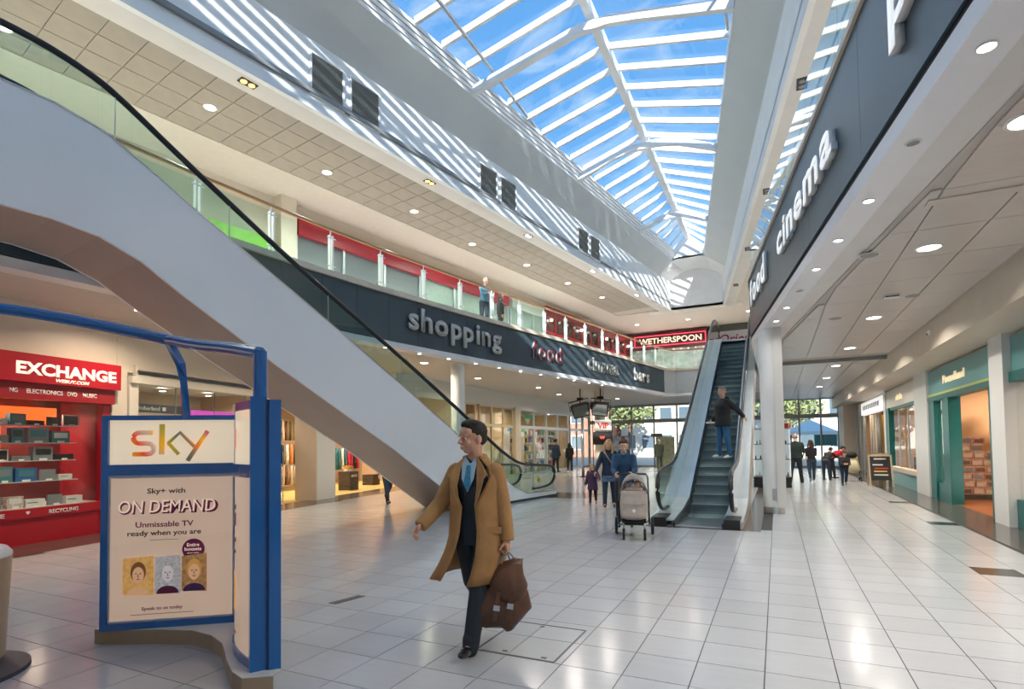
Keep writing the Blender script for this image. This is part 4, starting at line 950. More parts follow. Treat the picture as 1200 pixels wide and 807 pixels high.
for ti_, z in enumerate((2.60, 1.73, .96)):
    for k in range(15):
        i_ = [[5, 5, 1, 1, 2, 2, 8, 3, 1, 2, 8, 1, 2, 3, 1], [3, 1, 1, 0, 7, 4, 0, 1, 1, 3, 7, 4, 1, 1, 7], [4, 0, 3, 7, 7, 2, 2, 7, 2, 2, 8, 2, 7, 2, 2]][ti_][k]; garment(13.15 + k * .235, 3.0, z, .40, .72, gm[i_], '%s garment, %s from the near end on the %s tier of the deep rack' % (names[i_], ORD[k], ['top', 'middle', 'lowest'][ti_]), 'garments on the %s tier' % ['top', 'middle', 'lowest'][ti_], .7)

# ------------------------------------------------------------------ far left shop fronts (wall along Y at x = -12)
goldf = mat('pale_gold_frame', (.62, .54, .38), .4, .2)
def left_front(y0, y1, lab, m, doors):
    t_ = thing('shop_unit', lab, 'shop', (-12, (y0 + y1) / 2, 0))
    n = doors; w = (y1 - y0) / n
    for k in range(n + 1): G().box(-12.06, -11.96, y0 + k * w - .05, y0 + k * w + .05, 0, 3.45).build('mullion', m, t_)
    G().box(-12.05, -11.97, y0, y1, 2.45, 2.6).build('transom', m, t_); G().box(-12.05, -11.97, y0, y1, 3.38, 3.46).build('head_rail', m, t_); G().box(-12.05, -11.97, y0, y1, 0, .12).build('bottom_rail', m, t_)
    for k in range(n):
        G().box(-12.015, -12.005, y0 + k * w + .05, y0 + (k + 1) * w - .05, .12, 2.45).build('pane', clear, t_); G().box(-12.015, -12.005, y0 + k * w + .05, y0 + (k + 1) * w - .05, 2.6, 3.38).build('pane', clear, t_)
    return t_
left_front(19.45, 21.2, 'pale gold framed glass shop front behind the white column', goldf, 2)
left_front(21.6, 25.2, 'pale gold framed glass doors behind the man in the camel coat', goldf, 3)
t5 = left_front(25.9, 33.2, 'glass shop front full of coloured goods near the far entrance', alu, 4)
left_front(33.6, 37.6, 'last glass shop front on the left before the entrance', alu, 3)
G().box(-12.1, -11.9, 25.2, 25.85, 0, 3.5).build('trim_15', cream)['kind'] = 'structure'
struct('wall_left_far_interior', G().box(-15.6, -15.5, 21.6, 38, 0, 4.2).box(-14.0, -12.1, 21.3, 21.4, 0, 3.5).box(-15.5, -12.1, 33.3, 33.4, 0, 3.5), mat('shop_tan', (.58, .42, .24), .6, nz=.1))
random.seed(11)
cols_ = [mat('goods_%s' % n, c, .5) for n, c in (('red', (.55, .04, .05)), ('blue', (.06, .18, .5)), ('yellow', (.7, .5, .06)), ('green', (.06, .35, .15)), ('white', (.75, .75, .75)), ('pink', (.65, .2, .35)), ('black', (.04, .04, .05)))]
cn = ['red', 'blue', 'yellow', 'green', 'white', 'pink', 'black']
for b in range(4):
    y = 26.3 + b * 1.75; u_ = thing('display_shelving', 'tall shelving in the coloured shop window, %s bay from its near end' % ['first', 'second', 'third', 'fourth'][b], 'shelving', (-12.7, y, 0))
    for z in (.35, .8, 1.25, 1.7, 2.15): G().box(-12.9, -12.5, y - .55, y + .75, z - .02, z).build('shelf', tagl, u_)
    for yy in (y - .55, y + .73): G().box(-12.9, -12.5, yy, yy + .02, 0, 2.3).build('upright', tagl, u_)
    for zi, z in enumerate((.35, .8, 1.25, 1.7, 2.15)):
        for k in range(5):
            yy = y - .5 + k * .25; c = random.randrange(7); h = random.uniform(.18, .34)
            o = G().cbox((-12.6, yy + .09, z + h / 2), (.12, .17, h), random.uniform(-.2, .2)).build('packaged_toy', cols_[c]); tag(o, '%s packet, item %s on the %s shelf up, %s bay of the coloured shop' % (cn[c], ORD[k], ORD[zi], ORD[b]), 'packet', 'packets in the coloured shop window')
pz = thing('hanging_sign', 'green and white hanging sign inside the coloured shop window', 'sign', (-12.4, 27.5, 2.9))
G().ext([(-12.3, 27.0, 3.25), (-12.3, 28.3, 3.25), (-12.3, 27.65, 2.72)], (-.05, 0, 0)).build('panel', cols_[4], pz); G().ext([(-12.29, 27.0, 3.25), (-12.29, 28.3, 3.25), (-12.29, 28.1, 3.02), (-12.29, 27.2, 3.02)], (.01, 0, 0)).build('green_band', cols_[3], pz)

# ------------------------------------------------------------------ right shops
XW = 3.9
struct('wall_right_pier_near', G().box(3.72, 4.2, 12.80, 13.52, 0, 3.5), mat('pier_white', (.66, .68, .68), .45))
struct('wall_right_pier_mid', G().box(3.78, 4.2, 18.75, 20.3, 0, 3.5), mat('pier_white', (0, 0, 0)))
struct('wall_right_pier_thin', G().box(3.8, 4.1, 25.3, 25.7, 0, 3.5), mat('pier_white', (0, 0, 0)))
struct('wall_right_pier_far', G().box(3.3, 4.2, 34.6, 38, 0, 3.5), cream)
struct('floor_shops_right', G().box(3.92, 11.5, 8, 38, -.02, .002), mat('orange_wood', (.30, .10, .035), .25, nz=.25, ns=4, stretch=(1, 8, 1)))
struct('ceiling_shops_right', G().box(3.95, 11.5, 8, 38, 3.45, 3.5), ceilw)
struct('wall_shops_right', G().box(8.6, 8.7, 8, 20, 0, 3.45).box(4, 11.5, 19.25, 19.35, 0, 3.45).box(4, 11.5, 25.4, 25.5, 0, 3.45).box(4, 11.5, 33, 33.1, 0, 3.45), mat('peach_wall', (.66, .42, .24), .6))
s = thing('shop_unit', 'teal shop front with the Poundland sign and open doorway', 'shop', (3.9, 16, 0))
tealg = mat('teal_sign_panel', (.12, .33, .34), .35)
G().box(3.84, 3.98, 13.52, 18.75, 2.78, 3.42).build('sign_panel', tealg, s)
G().box(3.80, 3.98, 13.52, 18.75, 2.74, 2.79).build('sign_trim', mat('lime_trim', (.5, .55, .12), .4), s)
G().box(3.80, 4.05, 13.52, 18.75, 2.62, 2.74).build('door_head', teal, s)
G().box(3.82, 4.05, 13.9, 13.98, 0, 2.64).build('door_post', teal, s)
G().box(3.84, 3.96, 13.52, 13.58, .0, 2.64).box(3.84, 3.96, 13.52, 13.95, 0, .5).build('side_panel', teal, s)
G().box(3.9, 3.91, 13.58, 13.9, .5, 2.6).build('pane', clear, s)
G().box(3.80, 4.05, 16.75, 17.3, 0, 2.64).build('door_post', teal, s)
G().box(3.86, 3.98, 17.3, 18.3, 0, .45).build('stall_riser', teal, s); G().box(3.90, 3.91, 17.3, 18.2, .45, 2.6).build('pane', clear, s)
G().box(3.82, 4.02, 18.2, 18.75, 0, 2.64).build('end_post', teal, s)
G().box(4.1, 4.12, 13.98, 14.7, .05, 2.5).build('sliding_door', clear, s); G().box(4.08, 4.14, 14.66, 14.74, 0, 2.55).build('sliding_door_stile', alu, s)
text('lettering', 'Poundland', 1.75, .20, (3.84, 17.25, 3.0), (0, -1, 0), mat('gold_letter', (.85, .66, .38), .4, emit=(1, .8, .5), es=.3), s, ext=.02, bold=.02)
# neighbouring unit towards the camera
s = thing('shop_unit', 'teal shop front cut by the right edge beyond the white pier', 'shop', (3.9, 12, 0))
G().box(3.84, 3.98, 8, 12.8, 2.78, 3.42).build('sign_panel', tealg, s); G().box(3.80, 4.05, 8, 12.8, 2.6, 2.78).build('head', teal, s); G().box(3.84, 3.98, 8, 12.8, 0, .5).build('stall_riser', teal, s); G().box(3.9, 3.91, 8, 12.8, .5, 2.6).build('pane', clear, s)
# stacked cartons in the doorway
bx = mat('carton_print', (.50, .24, .15), .5, nz=.45, ns=9); bt = mat('carton_top', (.62, .42, .30), .5)
pal = tag(G().box(4.1, 5.6, 18.3, 19.1, 0, .12).build('pallet', mat('dark_wood', (0, 0, 0))), 'low dark pallet under the stack of cartons', 'pallet')
rows = [5, 5, 5, 5, 4, 4, 3, 3]
nmr = ['lowest', 'second', 'third', 'fourth', 'fifth', 'sixth', 'seventh', 'top']
for r, n in enumerate(rows):
    for k in range(n):
        if r < 3 and k < 1: continue
        x = 4.16 + k * .245 + (.06 if r % 2 else 0); z = .12 + r * .19; y = 18.42 + .012 * r
        t_ = thing('carton', 'printed carton in the %s row of the doorway stack, %s from the left' % (nmr[r], ORD[k]), 'carton', (x + .11, y, z), 0, 'cartons in the %s row' % nmr[r])
        G().box(x, x + .235, y, y + .4, z, z + .165).build('body', bx, t_)
        G().box(x + .02, x + .20, y - .006, y, z + .03, z + .13).build('label_panel', [letterd, gm[8], bt, gm[2]][(k + r) % 4], t_)
        G().box(x, x + .24, y - .004, y + .4, z + .165, z + .18).build('lid', bt, t_)
pp = thing('price_poster', 'dark red price poster in front of the carton stack', 'poster', (4.28, 18.36, .1))
G().box(4.12, 4.44, 18.34, 18.37, 0.12, .72).build('board', mat('poster_red', (.16, .01, .015), .4), pp)
text('lettering', 'SPARKLY', .28, .06, (4.14, 18.335, .62), (1, 0, 0), letterw, pp, ext=.003, bold=.02); text('lettering', '£1', .22, .18, (4.17, 18.335, .34), (1, 0, 0), mat('pink_letter', (.9, .5, .45), .4), pp, ext=.003, bold=.04)
random.seed(21)
for b in range(2):
    u_ = thing('wall_shelving', ['tall shelving of red packets behind the sliding door', 'shelving of small goods in the narrow window beside the white pier'][b], 'shelving', ((5.3, 17.7) if b == 0 else (4.4, 13.7)) + (0,))
    X0, Y0, W_, H_ = ((5.15, 17.2, 1.1, 3.1), (4.25, 13.6, .28, 2.3))[b]
    G().box(X0 + .3, X0 + .33, Y0, Y0 + W_, 0, H_).build('back', grey, u_)
    for q in range(int(H_ / .38)):
        z = .15 + q * .38; G().box(X0, X0 + .3, Y0, Y0 + W_, z - .02, z).build('shelf', tagl, u_)
        for k in range(int(W_ / .13)):
            c = random.choice([0, 0, 6, 4] if b == 0 else [0, 3, 4, 6, 5]); h = random.uniform(.16, .3); o = G().box(X0 + .02, X0 + .14, Y0 + k * .13 + .01, Y0 + k * .13 + .12, z, z + h).build('packet', cols_[c]); tag(o, ('%s packet, item %s on the %s shelf up behind the sliding door' if b == 0 else '%s packet, item %s on the %s shelf up beside the white pier') % (cn[c], ORD[k], ORD[q]), 'packet', ['packets on the tall shelving', 'packets in the narrow window'][b])
# window unit
s = thing('shop_unit', 'cream signed shop window with teal post between two white piers', 'shop', (3.9, 22.8, 0))
G().box(3.84, 3.98, 20.3, 25.3, 2.78, 3.40).build('sign_panel', mat('cream_sign', (.62, .60, .54), .4), s)
for k in range(5): G().box(3.82, 3.84, 22.35 + k * .22, 22.5 + k * .22, 2.98, 3.12 + .06 * (k % 2)).build('sign_mark', mat('gold_letter', (0, 0, 0)), s)
G().box(3.82, 4.0, 24.8, 25.3, 0, 2.78).build('teal_post', teal, s); G().box(3.84, 3.96, 20.3, 24.8, 0, .48).build('stall_riser', tealg, s); G().box(3.78, 3.98, 20.3, 24.8, .48, .62).build('sill', cream, s)
for y in (21.8, 23.3): G().box(3.88, 3.93, y, y + .05, .6, 2.78).build('mullion', alu, s)
G().box(3.9, 3.91, 20.3, 24.8, .6, 2.78).build('pane', clear, s); G().box(3.86, 3.96, 20.3, 24.8, 2.68, 2.78).build('head', teal, s)
for k in range(3):
    y = 21.2 + k * 1.3; tb_ = thing('cafe_table', 'cafe table in the window, %s from the near pier' % ['first', 'second', 'third'][k], 'table', (4.7, y, 0))
    G().cyl((4.7, y, .72), .32, .03, 20).build('table_top', gm[8], tb_); G().tube([(4.7, y, .02), (4.7, y, .72)], .03, 8).build('pedestal', black, tb_); G().cyl((4.7, y, 0), .2, .02, 16).build('base', black, tb_)
    for q, dy in enumerate((-.5, .5)):
        c_ = thing('cafe_chair', 'dark cafe chair on the %s side of the %s window table' % (['near', 'far'][q], ['first', 'second', 'third'][k]), 'chair', (4.7, y + dy, 0))
        G().box(4.5, 4.9, y + dy - .2, y + dy + .2, .43, .47).build('seat', gm[8], c_)
        sg = 1 if q else -1; G().box(4.5, 4.9, y + dy + sg * .18, y + dy + sg * .21, .55, .95).build('backrest', black, c_)
        for ax in (4.52, 4.88):
            G().box(ax - .015, ax + .015, y + dy - .19, y + dy - .16, 0, .43 if sg > 0 else .9).build('leg', black, c_); G().box(ax - .015, ax + .015, y + dy + .16, y + dy + .19, 0, .43 if sg < 0 else .9).build('leg', black, c_)
# far unit: white sign, curtain, yellow wall
s = thing('shop_unit', 'shop with white lettered sign, grey curtains and yellow wall', 'shop', (3.9, 29.5, 0))
G().box(3.78, 3.98, 25.7, 31.8, 2.78, 3.35).build('sign_panel', mat('lit_white_sign', (.8, .8, .8), .4, emit=(1, 1, 1), es=.3), s)
for k in range(9): G().box(3.775, 3.78, 26.6 + k * .52, 26.95 + k * .52, 3.0, 3.2).build('sign_mark', grey, s)
G().box(4.6, 4.7, 25.7, 31.8, 0, 2.8).build('back_wall', mat('yellow_wall', (.50, .30, .03), .6), s); G().box(4.55, 4.6, 26.3, 28.4, 1.6, 2.1).build('wall_picture', cream, s)
G().box(4.54, 4.55, 26.6, 27.2, 1.7, 1.95).box(4.54, 4.55, 27.5, 28.1, 1.7, 1.95).build('picture_motif', letterd, s)
for k in range(10):
    y = 29.0 + k * .24; G().cyl((4.1, y, .05), .09, 2.7, 8).build('curtain_fold', gm[2] if k % 3 else letterd, s, smooth=True)
for y in (31.8, 33.2, 34.5): G().box(3.85, 3.95, y - .05, y + .05, 0, 3.4).build('mullion', alu, s)
G().box(3.9, 3.91, 31.85, 34.5, .1, 3.3).build('pane', clear, s)
# chalkboard
t_ = thing('pavement_sign', 'black folding sign board with a wooden frame by the right shops', 'sign', (3.1, 22.6, 0))
def aboard(sg, nm):
    y0 = 22.6; a = .32 * sg
    P = lambda x, z: Vector((x, y0 + a * (1 - z / 1.1) , z))
    g = G(); fm = mat('pale_wood', (.45, .36, .24), .5)
    for xx in (2.83, 3.47): g.ext([P(xx, 0), P(xx + .05, 0), P(xx + .05, 1.08), P(xx, 1.08)], (0, .03, 0))
    g.build('side_rail', fm, t_); G().ext([P(2.88, 1.02), P(3.47, 1.02), P(3.44, 1.1), P(3.3, 1.15), P(3.05, 1.15), P(2.91, 1.1)], (0, .03, 0)).build('top_rail', fm, t_)
    G().ext([P(2.88, .22), P(3.47, .22), P(3.47, 1.03), P(2.88, 1.03)], (0, .015, 0)).build('chalk_board', black, t_)
aboard(-1, 'a'); aboard(1, 'b')
ch = mat('chalk', (.7, .7, .7), .7)
for i_, (x, z, w, m) in enumerate(((3.0, .92, .35, ch), (2.95, .72, .3, ch), (3.0, .60, .4, cols_[0]), (2.98, .50, .38, cols_[2]), (2.98, .38, .4, ch))):
    y = 22.6 - .32 * (1 - z / 1.1) - .004; G().ext([(x, y, z), (x + w, y, z), (x + w, y + .012, z + .04), (x, y + .012, z + .04)], (0, .004, 0)).build('chalk_line', m, t_)

# ------------------------------------------------------------------ white display case behind the column
t_ = thing('display_case', 'white three-tier display case on a black plinth behind the right column', 'cabinet', (0, 21.4, 0))
wl = mat('case_white', (.78, .80, .82), .3, emit=(.9, .95, 1), es=.12)
G().box(-.76, .42, 21.1, 21.8, 0, .36).build('plinth', black, t_)
for z in (.36, .95, 1.48, 2.02): G().box(-.76, .42, 21.1, 21.8, z, z + .03).build('shelf', grey, t_)
G().box(-.76, .42, 21.75, 21.8, .36, 2.02).build('back', wl, t_)
for x in (-.76, .38): G().box(x, x + .04, 21.1, 21.75, .36, 2.05).build('side', wl, t_)
G().box(-.72, .38, 21.1, 21.105, .39, 2.02).build('pane', clear, t_)
random.seed(31)
for zi, z in enumerate((.39, .98, 1.51)):
    for k in range(9):
        x = -.66 + k * .12 + random.uniform(-.03, .03); h = random.uniform(.05, .14)
        o = G().cyl((x, 21.35, z), random.uniform(.02, .035), h, 10, .015).build('ornament', random.choice([black, grey, steel])); tag(o, 'small dark ornament, %s from the left on the %s tier of the white case' % (ORD[k], ['bottom', 'middle', 'top'][zi]), 'ornament', 'ornaments on the %s tier' % ['bottom', 'middle', 'top'][zi])
tag(G().box(.15, .38, 21.3, 21.5, 2.05, 2.22).build('red_box', red), 'small red box on top of the white display case', 'box')

# ------------------------------------------------------------------ stage lights, pole and VIP stand
pl_ = thing('lighting_pole', 'slim silver pole standing below the two black floodlights', 'pole', (-8.5, 25.6, 0))
G().cyl((-8.5, 25.6, 0), .2, .03, 20).build('base', black, pl_); G().tube([(-8.5, 25.6, .03), (-8.5, 25.6, 2.95)], .07, 12).build('pole', steel, pl_, smooth=True)
def flood(x, y, z, rz, lab):
    t_ = thing('floodlight', lab, 'lamp', (x, y, z)); R_ = Matrix.Translation((x, y, z)) @ Matrix.Rotation(rz, 4, 'Z') @ Matrix.Rotation(rad(18), 4, 'X') @ Matrix.Rotation(rad(-14 if rz > .1 else 8), 4, 'Y') @ Matrix.Scale(1.25, 4)
    G(R_).rings([[(-.30, -.12, -.28), (.30, -.12, -.28), (.36, -.12, .22), (-.36, -.12, .22)], [(-.24, .22, -.2), (.24, .22, -.2), (.28, .22, .2), (-.28, .22, .2)]]).build('housing', black, t_)
    G(R_).box(-.27, .27, -.13, -.12, -.23, .18).build('lens', mat('flood_lens', (.12, .13, .12), .3), t_)
    for q in range(4):
        G(R_).box(-.25, .25, .22, .24, -.14 + q * .08, -.11 + q * .08).build('cooling_fin', black, t_)
    G(R_).tube([(-.38, 0, 0), (-.38, 0, .36), (.38, 0, .36), (.38, 0, 0)], .02, 6).build('yoke', black, t_)
    G().tube([(x, y, z + .3), (x, y, 4.2)], .025, 8).build('hanger', black, t_); G().cbox((x, y, z + .5), (.28, .14, .12)).build('clamp', black, t_)
flood(-8.32, 24.8, 3.22, rad(25), 'black floodlight on the left of the pair near the pale column')
flood(-7.42, 25.1, 3.26, rad(0), 'black floodlight on the right of the pair beside the pale column')
vp = thing('event_stand', 'dark stand with a red lettered VIP sign and a small screen', 'stand', (-7.4, 25.4, 0))
G().box(-7.78, -6.98, 25.32, 25.38, 2.22, 2.72).build('vip_board', mat('vip_board', (.55, .52, .48), .5), vp)
text('lettering', 'VIP', .55, .26, (-7.65, 25.31, 2.34), (1, 0, 0), mat('vip_red', (.7, .05, .03), .4), vp, ext=.01, bold=.04)
G().box(-7.9, -6.95, 25.30, 25.38, 1.55, 2.15).build('screen', black, vp); text('screen_symbol', 'W', .26, .14, (-7.55, 25.29, 1.82), (1, 0, 0), mat('screen_red', (.6, .05, .03), .4, emit=(1, .1, .05), es=1), vp, ext=.004, bold=.04)
for x in (-7.9, -6.96): G().tube([(x, 25.36, 0), (x, 25.36, 2.72)], .02, 6).build('upright', black, vp)

# ------------------------------------------------------------------ far entrance glazing and outside
w2 = struct('window_2', G(), alu)
frm = mat('entrance_frame', (.34, .36, .36), .4, .4)
for x in (-11.9, -10.4, -8.9, -7.4, -5.9, -4.4, -2.9, -1.4, .1, 1.25, 2.4, 3.3):
    G().box(x - .05, x + .05, 37.4, 37.5, 0, 4.2).build('mullion', frm, w2)
for z0_, z1_ in ((0, .1), (2.95, 3.2), (4.05, 4.2)): G().box(-12, 3.3, 37.38, 37.52, z0_, z1_).build('transom', frm, w2)
xs2 = (-11.9, -10.4, -8.9, -7.4, -5.9, -4.4, -2.9, -1.4, .1, 1.25, 2.4, 3.3)
for a, b in zip(xs2[:-1], xs2[1:]):
    for z0_, z1_ in ((.1, 2.95), (3.2, 4.05)): G().box(a + .05, b - .05, 37.44, 37.45, z0_, z1_).build('pane', clear, w2)
for k, x in enumerate((-7.6, -5.2, -6.9)[:2]):
    o = tag(G().box(x, x + .75, 37.3, 37.36, 2.0, 2.22).box(x + .05, x + .07, 37.34, 37.36, 2.2, 2.96).box(x + .68, x + .7, 37.34, 37.36, 2.2, 2.96).build('notice_board', letterd), ['small black notice hanging inside the entrance glass, left one', 'small black notice hanging inside the entrance glass, right one'][k], 'sign')
o = tag(G().box(-7.2, -6.0, 36.9, 36.95, 0, 2.0).build('poster_board', mat('pale_green_poster', (.55, .62, .42), .5, nz=.2, ns=6)), 'pale green poster board inside the entrance', 'poster')
o = tag(G().box(-10.2, -9.0, 37.0, 37.05, 0, 2.1).build('poster_board', mat('pale_blue_poster', (.45, .55, .66), .5, nz=.4, ns=5)), 'pale blue picture board inside the entrance glass', 'poster')
struct('floor_street', G().box(-60, 60, 38, 110, -.08, -.03), mat('street_paving', (.50, .48, .45), .7, nz=.1))
def house(x0, x1, y, h, m, lab, nwin, nfl, roof=False):
    t_ = thing('building', lab, 'building', ((x0 + x1) / 2, y, 0)); G().box(x0, x1, y, y + 8, 0, h).build('wall', m, t_)
    if roof: G().ext([(x0, y - .2, h), (x1, y - .2, h), (x1, y + 4, h + 2.5), (x0, y + 4, h + 2.5)], (0, 0, .2)).build('roof', mat('slate_roof', (.12, .12, .13), .6), t_)
    for f in range(nfl):
        for k in range(nwin):
            x = x0 + (x1 - x0) * (k + .5) / nwin; z = .9 + f * 3.1; wnd = G().box(x - .75, x + .75, y - .06, y, z, z + 1.7).build('window', letterw, t_)
            G().box(x - .65, x + .65, y - .08, y - .06, z + .1, z + 1.6).build('pane', mat('far_pane', (.10, .14, .18), .1), wnd)
    return t_
house(-34, -17, 62, 9, mat('brick_far', (.42, .20, .14), .8, nz=.2), 'red brick building beyond the entrance on the left', 6, 3)
house(-16.5, -4, 64, 12, mat('render_far', (.72, .68, .60), .8), 'cream rendered building straight beyond the glass entrance', 6, 4)
house(-3.5, 9, 60, 7, mat('white_far', (.78, .78, .76), .8), 'white building beyond the entrance on the right', 5, 2, True)
house(9.5, 26, 66, 9, mat('tan_far', (.55, .45, .35), .8), 'tan building far beyond the right shops', 6, 3)
tn = thing('market_tent', 'white peaked market tent outside the entrance', 'tent', (2.4, 50, 0))
wt = mat('tent_white', (.8, .82, .82), .7)
G().add([(0.6, 48, 2.3), (4.2, 48, 2.3), (4.2, 52, 2.3), (0.6, 52, 2.3), (2.4, 50, 3.3)], [(0, 1, 4), (1, 2, 4), (2, 3, 4), (3, 0, 4)]).build('canopy', wt, tn)
G().box(.6, 4.2, 47.98, 48.02, 2.05, 2.32).build('valance', wt, tn); G().box(2.6, 4.1, 48, 48.05, 1.2, 2.1).build('green_banner', teal, tn)
for x in (.65, 4.15):
    for y in (48.05, 51.95): G().box(x - .03, x + .03, y - .03, y + .03, 0, 2.3).build('pole', steel, tn)
def tree(x, y, h, r, lab):
    t_ = thing('tree', lab, 'tree', (x, y, 0)); G().tube([(x, y, 0), (x + .2, y, h * .4), (x, y, h * .7)], [.2, .15, .08], 8).build('trunk', gm[8], t_, smooth=True)
    random.seed(int(h * 10)); g = G()
    for k in range(1400):
        u_ = Vector((random.gauss(0, 1), random.gauss(0, 1), random.gauss(0, 1))).normalized() * (random.random() ** .4) * r; c = Vector((x, y, h * .68)) + Vector((u_.x, u_.y, u_.z * .8))
        a = Vector((random.gauss(0, 1), random.gauss(0, 1), random.gauss(0, 1))).normalized() * .22; b = a.orthogonal().normalized() * .16
        g.add([c - a, c + b, c + a, c - b], [(0, 1, 2, 3)])
    g.build('foliage', mat('leaf_green', (.24, .27, .12), .6, nz=.3), t_, recalc=False)
tree(1.0, 56, 8, 3.2, 'green tree outside behind the market tent')
tree(-13.5, 55, 8, 3.0, 'green tree outside the left part of the entrance')

# ------------------------------------------------------------------ upper gallery, left shops and far signs
cg = mat('pale_green_glass', (.26, .34, .31), .3, nz=.1); lime = mat('lime_panel', (.22, .50, .04), .4, nz=.1); crim = mat('crimson_panel', (.42, .015, .03), .4, nz=.05)
ny = Vector((VL(1) - VL(0), 1, 0)).normalized(); nx_ = Vector((-ny.y, ny.x, 0))
fg = frame((VL(0) - 4.55, 0), ny, nx_)     # x along the gallery wall, y into it
def upper_shop(x0, x1, lab, bandm, backm, z1=7.88, npane=3):
    t_ = thing('upper_shop_unit', lab, 'shop', fg @ Vector(((x0 + x1) / 2, 0, 5.5)))
    G(fg).box(x0 + .03, x1 - .03, -.20, .0, z1, z1 + .5).build('sign_band', bandm, t_)
    w = (x1 - x0) / npane
    for k in range(npane + 1): G(fg).box(x0 + k * w - .04, x0 + k * w + .04, -.12, 0, 5.5, z1).build('mullion', alu, t_)
    for k in range(npane): G(fg).box(x0 + k * w + .04, x0 + (k + 1) * w - .04, -.05, -.03, 5.5, z1).build('shop_pane', backm, t_)
upper_shop(3.0, 11.2, 'upper shop front with a lime green band behind the escalator handrail', lime, mat('dark_glass_shop', (.10, .12, .12), .15), z1=7.0)
upper_shop(11.9, 17.0, 'upper shop front with a pink-red band above the word shopping', crim, mat('grey_shutter', (.16, .18, .20), .4, bump=.3, bs=12, wave='Z'))
upper_shop(17.1, 22.6, 'upper shop front with a bright red sign band over pale green glass', crim, cg)
upper_shop(22.8, 25.6, 'upper shop front in pale green beyond the gallery visitors', mat('pale_panel', (.55, .6, .55), .4), cg)
pw = thing('pub_unit', 'long dark red and black pub front on the upper gallery', 'shop', fg @ Vector((30, 0, 5.5)))
G(fg).box(25.7, 37.0, -.25, 0, 8.0, 8.5).build('sign_band', redwall, pw); G(fg).box(25.7, 37, -.1, 0, 5.5, 8.0).build('windows', mat('pub_dark', (.07, .02, .02), .25, nz=.5, ns=3), pw)
for k in range(12): G(fg).box(25.7 + k * .97, 25.8 + k * .97, -.18, -.05, 5.5, 8.0).build('mullion', red, pw)
G(fg).box(25.7, 37, -.2, -.1, 7.15, 7.28).build('red_rail', red, pw)
G(fg).box(11.3, 11.8, -.3, .1, 5.5, 8.83).build('trim_16', cream)['kind'] = 'structure'
for k in range(14): G(fg).cyl((26.2 + k * .8, -.22, 7.82), .07, .1, 8).build('lamp', lamp if k % 4 == 0 else letterw, pw)
ws = thing('pub_sign', 'dark red pub sign with WETHERSPOON in pale capitals facing the camera', 'sign', (-6.3, 36, 8.0))
G().box(-9.6, -3.70, 36.0, 36.12, 7.65, 8.72).build('board', mat('sign_maroon', (.10, .008, .014), .4), ws)
nr_ = mat('red_neon', (.8, .05, .08), .3, emit=(1, .06, .10), es=1.2)
for b in ((-8.25, -3.80, 8.50, 8.54), (-8.25, -3.80, 7.85, 7.89)): G().box(b[0], b[1], 35.96, 36.0, b[2], b[3]).build('neon_line', nr_, ws)
for b in (-8.25, -3.84): G().box(b, b + .04, 35.96, 36.0, 7.89, 8.5).build('neon_line', nr_, ws)
text('lettering', 'WETHERSPOON', 3.9, .36, (-7.95, 35.99, 8.02), (1, 0, 0), mat('pale_gold_letter', (.78, .70, .5), .4, emit=(1, .9, .7), es=.4), ws, ext=.04, bold=.02)
for k in range(12): G().cyl((-8.9 + k * .45, 35.9, 7.5), .07, .1, 8).build('lamp', letterw, ws)
G().box(-9.6, -3.7, 36.1, 36.2, 5.5, 7.65).build('window_panel', mat('far_upper_glass', (.45, .5, .48), .2, nz=.3, ns=3), ws)
os_ = thing('restaurant_sign', 'grey rounded sign with dark red slanted letters above the right escalator', 'sign', (-2.2, 30, 7))
G().box(-3.6, 1.5, 36.0, 36.1, 5.5, 8.8).build('dark_backing', mat('dark_grey_wall', (.07, .07, .065), .6), os_)
PT = [(-2.72, 6.60), (-1.0, 6.60), (-1.0, 7.33), (-1.12, 7.45), (-2.62, 7.45), (-2.72, 7.33)]
G().ext([(a, 31.0, b) for a, b in PT], (0, .06, 0)).build('board', mat('grey_sign', (.42, .40, .40), .4), os_)
text('lettering', 'Orien', 1.55, .50, (-2.62, 30.99, 6.78), (1, 0, 0), mat('script_red', (.25, .01, .03), .4), os_, ext=.02, bold=.01, shear=.3)
